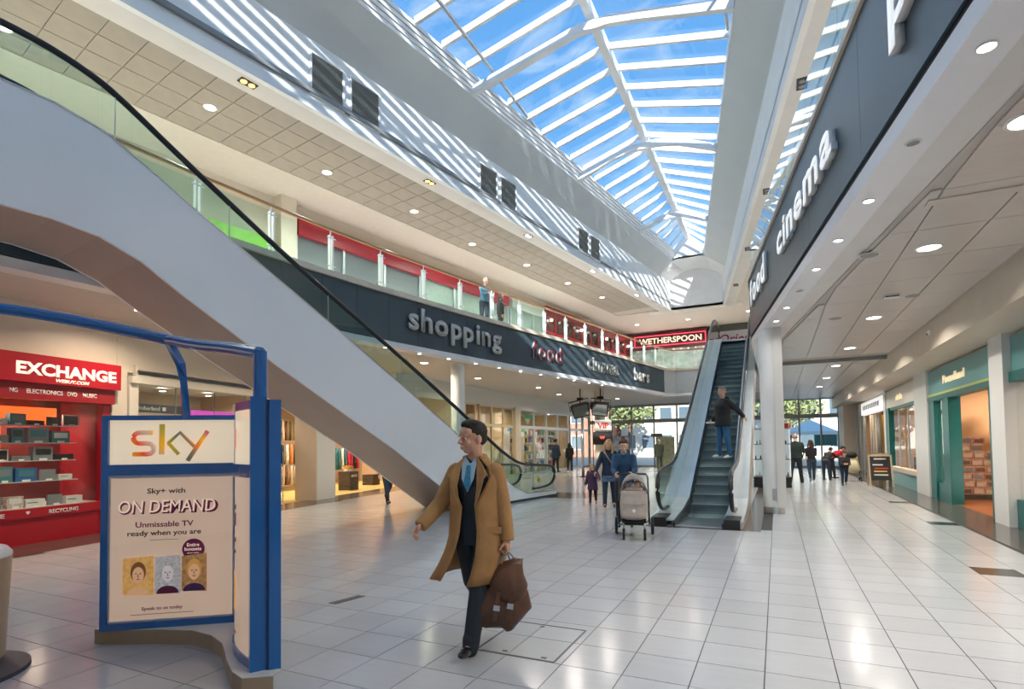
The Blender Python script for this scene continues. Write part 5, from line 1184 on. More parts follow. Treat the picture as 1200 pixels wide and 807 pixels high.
# ------------------------------------------------------------------ people
skin1 = mat('skin', (.56, .30, .21), .5, nz=.06, ns=20); skin2 = mat('skin_pale', (.66, .40, .30), .5, nz=.05, ns=20); skin3 = mat('skin_tan', (.40, .20, .12), .5, nz=.05, ns=20)
eyew = mat('eye_white', (.75, .74, .72), .2); eyed = mat('iris', (.03, .02, .015), .2); lipm = mat('lips', (.42, .14, .12), .4)
def RX_(a): return Matrix.Rotation(a, 3, 'X')
def RY_(a): return Matrix.Rotation(a, 3, 'Y')
def RZ_(a): return Matrix.Rotation(a, 3, 'Z')
class Fig:
    """joints of a person 1.8 m tall facing -Y, standing on z = 0; x < 0 is the person's right"""
    def __init__(s, k=1.0, lean=0, turn=0, nod=0, legs=((0, 0, 3), (0, 0, 3)), arms=((0, 10, 8), (0, 10, 8)), width=1.0, drop=0.0):
        s.k = k; s.w = width; q = lambda *a: Vector(a)
        s.pel = q(0, 0, .96 - drop); L = RX_(rad(lean))      # lean > 0 tips the chest towards -Y
        s.L = L; B = lambda x, y, z: s.pel + L @ q(x, y, z)
        s.waist = B(0, 0, .12); s.chest = B(0, .0, .34); s.neck = B(0, .01, .54); s.head = B(0, -.015, .54) + RX_(rad(lean * .5 + nod)) @ q(0, -.01, .165)
        s.H = RX_(rad(lean * .5 + nod)).to_4x4().to_3x3() @ RZ_(rad(turn))
        s.sh = [B(-.172 * width, .01, .455), B(.172 * width, .01, .455)]; s.hip = [s.pel + q(-.095, 0, -.04), s.pel + q(.095, 0, -.04)]
        s.kn = []; s.an = []; s.ft = []
        for i, (fwd, knee, out) in enumerate(legs):
            sg = -1 if i == 0 else 1; R1 = RY_(rad(-out * sg)) @ RX_(rad(-fwd)); d = R1 @ q(0, 0, -1); kn = s.hip[i] + d * .43
            R2 = RY_(rad(-out * sg)) @ RX_(rad(-fwd + knee)); d2 = R2 @ q(0, 0, -1); an = kn + d2 * .41
            s.kn.append(kn); s.an.append(an); s.ft.append(R2 @ q(0, -1, 0))
        s.el = []; s.wr = []; s.hd = []; s.fw = []
        for i, a in enumerate(arms):
            fwd, bend, out = a[:3]; inw = a[3] if len(a) > 3 else 0; sg = -1 if i == 0 else 1
            R1 = RY_(rad(-out * sg)) @ RX_(rad(-fwd)); d = R1 @ q(0, 0, -1); el = s.sh[i] + d * .29
            R2 = R1 @ RX_(rad(-bend)) @ RY_(rad(inw * sg)); d2 = R2 @ q(0, 0, -1); s.el.append(el); s.wr.append(el + d2 * .25); s.hd.append(d2); s.fw.append(R2)
def head_g(g, F, det=True):
    c = F.head; R = F.H; HS = 1.09; c = c + Vector((0, 0, .008)); e = lambda p, r: g.ell(c + R @ (Vector(p) * HS), tuple(q_ * HS for q_ in r), 16, R)
    e((0, .018, .03), (.076, .094, .088)); e((0, -.012, -.035), (.062, .075, .075)); e((0, -.045, -.082), (.034, .034, .028)); e((0, -.05, .05), (.06, .045, .04))
    g.capz(c + R @ (HS * Vector((0, -.088, .018))), .009, c + R @ (HS * Vector((0, -.112, -.022))), .014, 8); g.capz(c + R @ (HS * Vector((-.045, -.078, .026))), .011, c + R @ (HS * Vector((.045, -.078, .026))), .011, 8)
    for sg in (-1, 1):
        e((sg * .079, .012, -.008), (.010, .02, .03)); e((sg * .036, -.066, -.028), (.024, .022, .022)); g.capz(c + R @ (HS * Vector((sg * .008, -.104, -.026))), .009, c + R @ (HS * Vector((sg * .013, -.098, -.026))), .008, 6)
    g.capz(c + R @ (HS * Vector((-.02, -.088, -.058))), .0085, c + R @ (HS * Vector((.02, -.088, -.058))), .0085, 8); g.capz(c + R @ (HS * Vector((-.016, -.087, -.070))), .009, c + R @ (HS * Vector((.016, -.087, -.070))), .009, 8)
    g.capz(F.neck - Vector((0, 0, .06)), .062, c + R @ (HS * Vector((0, .02, -.05))), .056, 12)
def hand_g(g, w, R, side, curl=35, spread=1.0, k=1.0):
    """palm, four unequal bent fingers and a thumb from the side of the palm. R maps -z to the forearm direction, -y to forward"""
    q = lambda *a: R @ Vector(a); sg = -1 if side == 0 else 1
    # palm faces the body: fingers curl towards -sg*x
    for dx, r in ((0, .022), (.0, .024)): pass
    ax = Vector((0, 1, 0))
    pc = w + q(0, 0, -.045); 
    rs = []
    g.ell(w + q(0, 0, -.05), (.017, .042, .052), 12, R); g.capz(w + q(0, 0, .03), .026, w + q(0, 0, -.02), .023, 10)
    for i, (yy, ln) in enumerate(((-.030, .066), (-.010, .075), (.010, .070), (.029, .056))):
        p = w + q(0, yy, -.088); a = 0; prev = p
        for j, f in enumerate((.45, .32, .23)):
            a += rad(curl) * (.8 if j == 0 else 1.0); d = q(-sg * math.sin(a), yy * .6 * spread, -math.cos(a)); nx = prev + d * ln * f; g.capz(prev, .0095 - j * .0008, nx, .009 - j * .001, 8); prev = nx
    t0 = w + q(-sg * .006, -.030, -.025); t1 = t0 + q(-sg * .022, -.030, -.024); t2 = t1 + q(-sg * .016, -.008, -.026); g.capz(t0, .013, t1, .0115, 8); g.capz(t1, .0115, t2, .0095, 8)
def body_g(F, girth=1.0, curls=(35, 35)):
    g = G(); w = F.w * girth
    g.rings([[p + F.L @ Vector((rx * w * math.cos(2 * PI * k / 16), ry * girth * math.sin(2 * PI * k / 16), 0)) for k in range(16)] for p, rx, ry in ((F.pel - Vector((0, 0, .10)), .13, .09), (F.pel, .155, .11), (F.waist, .135, .10), (F.waist * .5 + F.chest * .5, .145, .105), (F.chest, .155, .11), (F.sh[0] * .5 + F.sh[1] * .5, .14, .085), (F.neck, .06, .055))])
    for i in (0, 1):
        g.capz(F.hip[i], .083 * girth, F.kn[i], .055, 12); g.capz(F.kn[i], .054, F.an[i], .036, 12); g.capz(F.an[i], .034, F.an[i] + F.ft[i] * .09 - Vector((0, 0, .045)), .022, 10)
        g.capz(F.sh[i], .052, F.el[i], .040, 12); g.capz(F.el[i], .040, F.wr[i], .027, 12); hand_g(g, F.wr[i], F.fw[i], i, curls[i])
    head_g(g, F); return g
def place(o, P): adopt(o, P); return o
def person(name, label, loc, rz, h, F, skin, top, trou, shoe, hair, hairstyle='short', vox=.012, girth=1.0, jacket=0.0, skirt=None, curls=(35, 35), group=None, cat='person', sleeves=True, hem=.0, hood=None):
    P = thing(name, label, cat, (0, 0, 0), 0, group); k = h / 1.8; kids = []; F.k = k
    def put(g, nm, m, v, smo=2, tw=0):
        o = g.build(nm, m, None, remesh=v, smo=smo); kids.append(o); return o
    put(body_g(F, girth, curls), 'body', skin, vox * .75 if vox < .012 else vox * .8, 1)
    # trousers
    g = G()
    g.rings([[p + Vector((rx * girth * math.cos(2 * PI * q / 16), ry * girth * math.sin(2 * PI * q / 16), 0)) for q in range(16)] for p, rx, ry in ((F.pel - Vector((0, 0, .13)), .15, .11), (F.pel, .172, .128), (F.waist, .155, .12))])
    for i in (0, 1):
        g.capz(F.hip[i], .102 * girth, F.kn[i], .074, 14); g.capz(F.kn[i], .073, F.an[i] - Vector((0, 0, .02)), .064 if trou[1] == 'wide' else .052, 14)
        if trou[1] == 'wide': g.capz(F.an[i] + Vector((0, 0, .03)), .066, F.an[i] - Vector((0, .012, .035)), .062, 12)
    put(g, 'trousers', trou[0], vox)
    for i in (0, 1):
        g = G(); f = F.ft[i]; a = F.an[i]; dn = Vector((0, 0, -1)); f2 = Vector((f.x, f.y, f.z)).normalized(); up_ = f2.cross(Vector((1, 0, 0))).normalized()
        if up_.z < 0: up_ = -up_
        g.capz(a - up_ * .045 - f2 * .03, .038, a - up_ * .05 + f2 * .12, .036, 12); g.capz(a - up_ * .055 + f2 * .12, .036, a - up_ * .060 + f2 * .17, .026, 12); g.capz(a, .043, a - up_ * .05, .042, 12)
        if shoe[1] == 'boot': g.capz(a + up_ * .22, .06, a, .05, 12)
        put(g, 'shoe', shoe[0], max(.008, vox * .8), 1)
    # upper garment
    g = G(); j = jacket; w = F.w * girth
    lo = F.pel - F.L @ Vector((0, 0, hem))
    rs = [(lo, .172 + j + hem * .12, .13 + j + hem * .08), (F.pel * .5 + F.waist * .5, .165 + j, .128 + j), (F.waist, .155 + j, .122 + j), (F.chest, .178 + j, .132 + j), (F.chest * .4 + (F.sh[0] + F.sh[1]) * .3, .175 + j, .115 + j), (F.sh[0] * .5 + F.sh[1] * .5 + F.L @ Vector((0, 0, .035)), .13 + j, .085 + j * .5), (F.neck + F.L @ Vector((0, 0, .015)), .066, .064)]
    g.rings([[p + F.L @ Vector((rx * w * math.cos(2 * PI * q / 20), ry * girth * math.sin(2 * PI * q / 20), 0)) for q in range(20)] for p, rx, ry in rs])
    for i in (0, 1):
        g.capz(F.sh[i], .062 + j * .6, F.el[i], .052 + j * .6, 14)
        if sleeves: g.capz(F.el[i], .052 + j * .6, F.wr[i] - (F.wr[i] - F.el[i]) * .06, .038 + j * .5, 14)
    put(g, top[1], top[0], vox)
    if skirt:
        g = G(); g.rings([[F.pel + Vector((rx * math.cos(2 * PI * q / 20), ry * math.sin(2 * PI * q / 20), z)) for q in range(20)] for z, rx, ry in ((-.28, .21, .17), (-.1, .19, .15), (.12, .165, .13))]); put(g, 'tunic', skirt, vox)
    # hair
    HS = 1.09; c = F.head + Vector((0, 0, .008)); R = F.H; RS = R * HS; e = lambda p, r: g.ell(c + RS @ Vector(p), tuple(q_ * HS for q_ in r), 16, R); g = G()
    if hairstyle != 'bald':
        e((0, .028, .048), (.083, .092, .082))
        if hairstyle == 'short': e((0, .06, .0), (.072, .055, .06)); e((0, -.045, .098), (.062, .04, .025))
        if hairstyle == 'quiff': e((0, .055, .0), (.074, .06, .06)); g.capz(c + RS @ Vector((-.035, -.045, .100)), .028, c + RS @ Vector((.035, -.045, .100)), .028, 10); e((0, -.01, .11), (.07, .07, .03))
        if hairstyle in ('long', 'wavy'):
            for sg in (-1, 1):
                pts = [(sg * .07, .0, .03), (sg * .092, -.005, -.06), (sg * .10, -.02, -.14), (sg * .095, -.03, -.21)]
                for a, b in zip(pts[:-1], pts[1:]): g.capz(c + RS @ Vector(a), .032, c + RS @ Vector(b), .036 if hairstyle == 'wavy' else .03, 10)
            e((0, .07, -.06), (.085, .05, .13)); e((.03, -.04, .10), (.05, .045, .025))
        if hairstyle == 'bun': e((0, .06, .0), (.075, .06, .07)); e((0, .10, .11), (.045, .045, .045)); e((0, -.03, .1), (.065, .05, .03))
        put(g, 'hair', hair, max(.006, vox * .7), 1)
        if hairstyle in ('short', 'quiff') and vox < .009:
            pass
    else:
        g = G(); e((0, .05, -.01), (.078, .058, .045)); put(g, 'hair', hair, max(.006, vox * .7), 1)
    if hood: g = G(); g.ell(F.neck + F.L @ Vector((0, .075, .0)), (.13, .08, .075), 14); put(g, 'hood', hood, vox)
    for sg in (-1, 1):
        kids.append(G().ell(c + RS @ Vector((sg * .031, -.0770, .006)), (.0125, .009, .0065), 10, R).build('eye', eyew, None, smooth=True)); kids.append(G().ell(c + RS @ Vector((sg * .031, -.0825, .006)), (.0055, .004, .0055), 8, R).build('iris', eyed, None, smooth=True))
        if hairstyle != 'none': kids.append(G().capz(c + RS @ Vector((sg * .018, -.087, .030)), .004, c + RS @ Vector((sg * .046, -.078, .028)), .003, 6).build('eyebrow', hair, None, smooth=True))
    kids.append(G().ell(c + RS @ Vector((0, -.0935, -.064)), (.021, .005, .006), 8, R).build('lips', lipm, None, smooth=True))
    # feet on the ground
    lowest = min(min(v.co.z for v in o.data.vertices) for o in kids if o.data.name.startswith('shoe'))
    for o in kids:
        for v in o.data.vertices: v.co = Vector((v.co.x * k, v.co.y * k, (v.co.z - lowest) * k))
        o.parent = P
    F.lowest = lowest; P.location = loc; P.rotation_euler = (0, 0, rad(rz)); return P
def addp(P, F, g, nm, m, remesh=0, smo=0, smooth=True, solid=0):
    """extra piece in the person's own frame (built at 1.8 m scale)"""
    o = g.build(nm, m, None, remesh=remesh, smo=smo, smooth=smooth)
    if solid:
        md = o.modifiers.new('s', 'SOLIDIFY'); md.thickness = solid; md.offset = 0; bake(o)
        for p in o.data.polygons: p.use_smooth = True
    k = F.k
    for v in o.data.vertices: v.co = Vector((v.co.x * k, v.co.y * k, (v.co.z - F.lowest) * k))
    o.parent = P; return o
cl_ = lambda n, c, **k: mat(n, c, k.pop('rough', .8), nz=.12, ns=10, bump=.25, bs=90, **k)
navy = cl_('navy_cloth', (.012, .03, .065)); blackc = cl_('black_cloth', (.012, .013, .016)); suit = cl_('suit_cloth', (.018, .028, .038)); camel = cl_('camel_wool', (.36, .19, .07)); jean = cl_('denim', (.03, .12, .27)); darkj = cl_('dark_denim', (.02, .04, .07))
leather = mat('black_leather', (.010, .010, .013), .22, coat=.3); browl = mat('brown_leather', (.10, .042, .022), .4, nz=.4, ns=5, bump=.3, bs=25)
hblack = cl_('dark_hair', (.018, .014, .012)); hgrey = cl_('grey_hair', (.22, .20, .18)); hblond = cl_('fair_hair', (.50, .30, .12)); hbrown = cl_('brown_hair', (.09, .045, .02))

# ---- the man in the camel coat
F = Fig(1.0, lean=2, turn=-36, nod=4, legs=((-16, 34, 1), (14, 3, -5)), arms=((10, 36, 22, -4), (-2, 5, 9, 0)), width=1.04)
F.sh = [F.sh[0] + Vector((.012, 0, -.012)), F.sh[1] + Vector((-.012, 0, -.012))]
M1 = person('person', 'man in a long camel coat over a dark suit striding with a brown leather bag', (-2.185, 3.87, 0), 5, 1.80, F, skin1, (suit, 'waistcoat'), (suit, 'wide'), (leather, 'shoe'), hblack, 'quiff', vox=.008, curls=(48, 62), jacket=-.012)
# coat: shell open at the front
def coat_shell(F, z_hem, openw, flare, m, P, nm='coat', rshift=0.0):
    L = F.L; sh = (F.sh[0] + F.sh[1]) / 2
    prof = [(F.neck + L @ Vector((0, .01, .03)), .078, .075, 42), (F.neck + L @ Vector((0, .01, -.01)), .105, .085, 45), (sh + L @ Vector((0, .0, .035)), .17, .105, 50), (sh + L @ Vector((0, 0, -.03)), .212, .135, 47), (F.chest, .212, .155, 38), (F.waist + L @ Vector((0, 0, .06)), .205, .155, openw * .62), (F.pel, .215, .17, openw * .8)]
    n = 40; rs = []
    for p, rx, ry, op in prof:
        rs.append([p + L @ Vector((rx * math.sin(a) * F.w, -ry * math.cos(a), 0)) for a in [rad(op) + (2 * PI - 2 * rad(op)) * q / n for q in range(n + 1)]])
    for i in range(1, 7):
        t = i / 6; z = F.pel.z + (z_hem - F.pel.z) * t; rx = .215 + flare * t; ry = .175 + (flare * .8 + .03) * t; op = openw * (.8 + .2 * t)
        row = []
        for q in range(n + 1):
            a = rad(op) + (2 * PI - 2 * rad(op)) * q / n; fold = 1 + .035 * t * math.sin(a * 7 + 1.3) + .02 * t * math.sin(a * 13)
            row.append(Vector((rx * fold * math.sin(a) - rshift * t * t, -ry * fold * math.cos(a) + .03 * t * (1 if a > PI else .6), z - .012 * math.sin(a * 3))))
        rs.append(row)
    g = G(); k = n + 1; vs = [p for r in rs for p in r]; g.add(vs, [(i * k + j, i * k + j + 1, (i + 1) * k + j + 1, (i + 1) * k + j) for i in range(len(rs) - 1) for j in range(n)])
    o = addp(P, F, g, nm, m, solid=.014); return o
coat_shell(F, .55, 24, .075, camel, M1, rshift=.11)
for i in (0, 1):
    g = G(); s_, e_, w_2 = F.sh[i], F.el[i], F.wr[i]; mid = s_ * .5 + e_ * .5
    g.capz(s_ + Vector((0, 0, -.004)), .080, mid, .074, 14); g.capz(mid, .076, e_, .068, 14); g.capz(e_, .068, e_ * .5 + w_2 * .5, .064, 14); g.rings([[c + (F.fw[i] @ Vector((r * math.cos(2 * PI * q / 16), r * math.sin(2 * PI * q / 16), 0))) for q in range(16)] for c, r in ((e_ * .5 + w_2 * .5, .063), (w_2, .058), (w_2 + F.hd[i] * .02, .056))])
    for q in range(4): c = e_ * (1 - .18 * q) + w_2 * (.18 * q); g.ell(c, (.07, .068, .03), 12)
    addp(M1, F, g, 'sleeve', camel, remesh=.011, smo=4)
# lapels, collar, shirt and tie, pocket flap
B = lambda x, y, z: F.pel + F.L @ Vector((x, y, z))
for sg in (-1, 1):
    g = G(); g.ext([B(sg * .052, -.072, .57), B(sg * .115, -.108, .505), B(sg * .168, -.138, .43), B(sg * .142, -.152, .405), B(sg * .105, -.168, .27), B(sg * .066, -.168, .19), B(sg * .085, -.155, .35), B(sg * .07, -.115, .47)], F.L @ Vector((0, -.012, .0))); addp(M1, F, g, 'lapel', camel, smooth=False)
    g = G(); g.ext([B(sg * .012, -.082, .525), B(sg * .05, -.07, .57), B(sg * .07, -.082, .52), B(sg * .045, -.112, .475)], F.L @ Vector((0, -.006, 0))); addp(M1, F, g, 'shirt_collar', mat('shirt_blue', (.35, .50, .62), .6), smooth=False)
g = G(); g.ext([B(-.062, -.103, .52), B(.062, -.103, .52), B(.05, -.142, .40), B(0, -.150, .30), B(-.05, -.142, .40)], F.L @ Vector((0, -.006, 0))); addp(M1, F, g, 'shirt_front', mat('shirt_blue', (0, 0, 0)), smooth=False)
g = G(); g.ext([B(-.014, -.115, .505), B(.014, -.115, .505), B(.030, -.152, .36), B(0, -.160, .31), B(-.030, -.152, .36)], F.L @ Vector((0, -.009, 0))); addp(M1, F, g, 'tie', mat('tie_blue', (.03, .22, .38), .4, nz=.3, ns=40), smooth=False)
g = G(); g.capz(B(-.075, .05, .56), .022, B(0, .075, .575), .024); g.capz(B(.075, .05, .56), .022, B(0, .075, .575), .024); g.capz(B(-.075, .05, .56), .022, B(-.07, -.05, .56), .016); g.capz(B(.075, .05, .56), .022, B(.07, -.05, .56), .016); addp(M1, F, g, 'coat_collar', camel, remesh=.009, smo=2)
g = G(); g.cbox((.185, -.10, F.pel.z + .0), (.13, .02, .05), .55, 0, rad(6)); addp(M1, F, g, 'pocket_flap', camel, smooth=False)
def pos_hand(P, F, i, off=(0, 0, -.10)):
    v = F.wr[i] + F.fw[i] @ Vector(off); v = Vector((v.x * F.k, v.y * F.k, (v.z - F.lowest) * F.k)); return basis(P) @ v
hp = pos_hand(M1, F, 1, (-.01, 0, -.105))
# the bag hanging from his left hand
bgf = thing('leather_bag', 'battered brown leather bag hanging from the man\'s left hand', 'bag', hp)
R_ = Matrix.Translation(hp) @ Matrix.Rotation(rad(22), 4, 'Z') @ Matrix.Rotation(rad(9), 4, 'Y')
fv = lambda x, y, z: R_ @ Vector((x, y, z))
g = G(R_)
rs = []
for z, x0_, x1_, d in ((-.58, -.13, .10, .05), (-.56, -.21, .14, .085), (-.48, -.235, .19, .11), (-.38, -.17, .245, .115), (-.28, -.11, .20, .09), (-.22, -.07, .13, .065), (-.17, -.07, .12, .045)):
    cx = (x0_ + x1_) / 2; hw = (x1_ - x0_) / 2; rs.append([(cx + hw * math.copysign(abs(math.cos(a)) ** .7, math.cos(a)), d * math.copysign(abs(math.sin(a)) ** .8, math.sin(a)) + .012 * math.sin(a * 5 + z * 30), z + .012 * math.sin(a * 4 + z * 20)) for a in [2 * PI * q / 28 for q in range(28)]])
g.rings(rs); o = g.build('bag_body', browl, bgf, smooth=True)
g = G(R_); rs = []
for z, x0_, x1_, d in ((-.36, -.07, .15, .10), (-.30, -.10, .19, .12), (-.22, -.12, .19, .11), (-.15, -.10, .15, .08), (-.08, -.02, .13, .045), (-.035, .06, .125, .02)):
    cx = (x0_ + x1_) / 2; hw = (x1_ - x0_) / 2; rs.append([(cx + hw * math.cos(a), -.015 + d * math.sin(a), z + .01 * math.sin(a * 3)) for a in [2 * PI * q / 24 for q in range(24)]])
g.rings(rs); g.build('bag_flap', browl, bgf, smooth=True)
for dx in (-.0, .045):
    G(R_).tube([(-.07 + dx, -.03, -.17), (-.06 + dx * .6, -.025, -.07), (-.015 + dx * .3, -.0, -.005), (.0 + dx * .3, .0, .0), (.02 + dx, .01, -.05), (.05 + dx, .02, -.14)], .006, 6).build('handle', letterd, bgf, smooth=True)
for x, z in ((-.02, -.40), (.08, -.37)):
    G(R_).box(x - .015, x + .02, -.135, -.11, z - .10, z + .12).build('strap', browl, bgf); G(R_).box(x - .022, x + .026, -.14, -.132, z - .02, z + .02).build('buckle', steel, bgf)

# ---- pushchair group
F = Fig(1.66 / 1.8, lean=14, turn=4, nod=18, legs=((10, 8, 2), (-8, 12, 2)), arms=((28, 48, 8, 12), (28, 48, 8, 12)), width=1.0)
P2 = person('person', 'woman in a blue padded jacket leaning over as she pushes the pram', (-2.62, 10.35, 0), 13, 1.68, F, skin2, (cl_('blue_padded', (.02, .07, .15)), 'jacket'), (blackc, 'slim'), (leather, 'shoe'), hbrown, 'bun', jacket=.015, hem=.06, hood=cl_('blue_padded', (0, 0, 0)), vox=.012)
addp(P2, F, G().tube([F.neck + Vector((-.05, -.06, .0)), F.neck + Vector((0, -.10, -.03)), F.neck + Vector((.05, -.06, 0))], .025, 8), 'scarf', cl_('teal_scarf', (.06, .20, .24)))
F.k = 1.68 / 1.8
F = Fig(1.0, lean=0, turn=-8, nod=-4, legs=((9, 3, 2), (-9, 14, 2)), arms=((16, 12, 22, 0), (6, 14, 8)), width=.95); F.k = 1.68 / 1.8
P3 = person('person', 'fair-haired woman in a navy coat with a shoulder strap holding the girl\'s hand', (-3.78, 13.4, 0), 16, 1.68, F, skin2, (navy, 'coat'), (darkj, 'slim'), (mat('brown_boot', (.07, .045, .035), .5), 'boot'), hblond, 'wavy', jacket=.02, hem=.12, skirt=mat('patterned_tunic', (.10, .16, .24), .7, nz=.9, ns=22), vox=.012)
addp(P3, F, G().tube([F.sh[0] + Vector((.06, -.09, .05)), F.chest + Vector((0, -.165, -.02)), F.pel + Vector((.17, -.14, .05))], .012, 6), 'bag_strap', cl_('pale_strap', (.45, .35, .25)))
addp(P3, F, G().tube([F.neck + Vector((-.06, -.04, .01)), F.neck + Vector((0, -.09, -.02)), F.neck + Vector((.06, -.04, .01))], .032, 8), 'scarf', blackc)
F = Fig(1.0, lean=0, turn=8, nod=0, legs=((8, 5, 2), (-12, 30, 2)), arms=((0, 14, 16), (40, 30, 24)), width=.92); F.k = 1.05 / 1.8
P4 = person('person', 'small girl in a purple padded coat and pink-purple boots walking beside the woman', (-4.36, 13.9, 0), 16, 1.08, F, skin2, (cl_('plum_padded', (.085, .04, .085)), 'coat'), (blackc, 'slim'), (mat('purple_boot', (.25, .05, .30), .5), 'boot'), hblond, 'long', jacket=.05, hem=.30, vox=.014)
# pram
mt = Matrix.Translation((-2.24, 9.45, 0)) @ Matrix.Rotation(rad(13), 4, 'Z')
pr = thing('pram', 'beige hooded pushchair with black wheels pushed towards the camera', 'pram', (-2.24, 9.45, 0))
bei = cl_('pram_fabric', (.36, .31, .27)); 
g = G(mt); rs = []
for y, z, w, h in ((-.36, .36, .17, .03), (-.34, .42, .21, .07), (-.27, .52, .225, .10), (-.10, .60, .225, .12), (.12, .70, .22, .12), (.28, .80, .20, .10)):
    rs.append([(w * math.cos(a), y - h * .3 * math.sin(a), z + h * math.sin(a)) for a in [2 * PI * q / 20 for q in range(20)]])
g.rings(rs).build('carrycot_body', bei, pr, smooth=True)
g = G(mt); rs = []
for t_ in range(9):     # footmuff cover front panel
    a = t_ / 8; rs.append([(x * (.20 + .02 * math.sin(a * PI)), -.40 + a * .30 - .05 * math.cos(x * 1.4), .36 + a * .42) for x in (-1, -.6, -.2, .2, .6, 1)])
k = 6; g.add([p for r in rs for p in r], [(i * k + j, i * k + j + 1, (i + 1) * k + j + 1, (i + 1) * k + j) for i in range(8) for j in range(5)])
o = g.build('foot_cover', bei, pr, smooth=True); md = o.modifiers.new('s', 'SOLIDIFY'); md.thickness = .03; bake(o)
G(mt).tube([(-.2, -.33, .60), (-.1, -.37, .585), (0, -.385, .58), (.1, -.37, .585), (.2, -.33, .6)], .008, 6).build('cover_seam', grey, pr)
G(mt).ell((0, -.455, .49), (.03, .008, .03), 12).build('badge', letterw, pr)
# hood: arch ribs and canopy
g = G(mt); rs = []
for i in range(9):
    th = rad(-12 + i * 16); cy, cz, R1 = .16, .72, .31
    rs.append([(.225 * math.cos(b), cy - R1 * math.cos(th) * (math.sin(b) ** .8 if math.sin(b) > 0 else 0), cz + R1 * 1.05 * math.sin(th) * 0 + .36 * math.sin(b) * math.sin(th + .25)) for b in [PI * q / 14 for q in range(15)]])
rs = rs[3:]
k = 15; g.add([p for r in rs for p in r], [(i * k + j, i * k + j + 1, (i + 1) * k + j + 1, (i + 1) * k + j) for i in range(len(rs) - 1) for j in range(14)])
o = g.build('hood', bei, pr, smooth=True); md = o.modifiers.new('s', 'SOLIDIFY'); md.thickness = .015; bake(o)
G(mt).tube([Vector(p) for p in rs[0]], .014, 8).build('hood_rim', grey, pr, smooth=True)
G(mt).ell((0, .02, .80), (.17, .12, .06), 14).build('blanket', cl_('baby_blanket', (.30, .24, .20)), pr, smooth=True)
by = thing('person', 'baby lying in the beige pram under the hood in patterned clothes', 'person', mt @ Vector((0, .08, .86)))
G(mt).ell((.07, .06, .885), (.062, .065, .058), 14).build('head', skin2, by, smooth=True); G(mt).ell((-.07, .06, .87), (.10, .08, .06), 14).build('torso_clothes', mat('spotted_print', (.7, .7, .7), .7, col2=(.02, .02, .03), ns=22), by, smooth=True)
G(mt).ell((.07, .10, .91), (.058, .05, .05), 12).build('knitted_hat', navy, by, smooth=True)
for sg in (-1, 1):
    G(mt).tube([(sg * .25, -.28, .26), (sg * .25, .05, .52), (sg * .25, .42, .98), (sg * .22, .50, 1.04)], .014, 8).build('frame_tube', black, pr, smooth=True)
    G(mt).tube([(sg * .25, .36, .16), (sg * .25, .1, .40), (sg * .25, -.1, .62)], .014, 8).build('frame_tube', black, pr, smooth=True)
    # front wheels with forks
    w0 = Vector((sg * .17, -.34, .095)); G(mt).rings([[w0 + Vector((dx, .095 * math.cos(a) * r, .095 * math.sin(a) * r)) for a in [2 * PI * q / 24 for q in range(24)]] for dx, r in ((-.02, .75), (-.02, 1), (.02, 1), (.02, .75))], True).build('front_wheel', black, pr, auto=30)
    G(mt).rings([[w0 + Vector((dx, .05 * math.cos(a), .05 * math.sin(a))) for a in [2 * PI * q / 16 for q in range(16)]] for dx in (-.024, .024)]).build('hub', steel, pr)
    G(mt).tube([w0 + Vector((0, .02, .03)), w0 + Vector((0, .05, .16)), (sg * .25, -.26, .27)], .016, 8).build('fork', steel, pr, smooth=True)
    w1 = Vector((sg * .31, .34, .15)); G(mt).rings([[w1 + Vector((dx, .15 * math.cos(a) * r, .15 * math.sin(a) * r)) for a in [2 * PI * q / 28 for q in range(28)]] for dx, r in ((-.022, .8), (-.022, 1), (.022, 1), (.022, .8))], True).build('rear_wheel', black, pr, auto=30)
    G(mt).rings([[w1 + Vector((dx, .09 * math.cos(a), .09 * math.sin(a))) for a in [2 * PI * q / 16 for q in range(16)]] for dx in (-.026, .026)]).build('hub', grey, pr)
G(mt).tube([(-.22, .50, 1.04), (0, .51, 1.05), (.22, .50, 1.04)], .017, 8).build('handle', black, pr, smooth=True); G(mt).tube([(-.31, .34, .15), (.31, .34, .15)], .012, 6).build('axle', steel, pr); G(mt).tube([(-.25, -.26, .27), (.25, -.26, .27)], .014, 6).build('crossbar', black, pr)
G(mt).box(-.2, .2, -.15, .3, .22, .34).build('storage_basket', blackc, pr)

# ---- man riding the escalator: right hand on the rail
F = Fig(1.0, lean=0, turn=20, nod=-3, legs=((4, 2, 3), (-4, 2, 3)), arms=((6, 42, 6, 14), (-42, 12, 26, 0)), width=1.08); F.k = 1.78 / 1.8
P5 = person('person', 'grey-haired man in a black jacket and jeans riding the escalator', (-1.22, 15.0, 1.182), -52, 1.80, F, skin2, (blackc, 'jacket'), (jean, 'slim'), (letterw, 'shoe'), hgrey, 'short', girth=1.12, jacket=.03, hem=.16, hood=blackc)
hp = pos_hand(P5, F, 0, (0, 0, -.09)); tag(G().cbox((hp.x, hp.y, hp.z), (.2, .1, .04), .4).build('folded_paper', letterw), 'folded white paper held by the man on the escalator', 'paper')
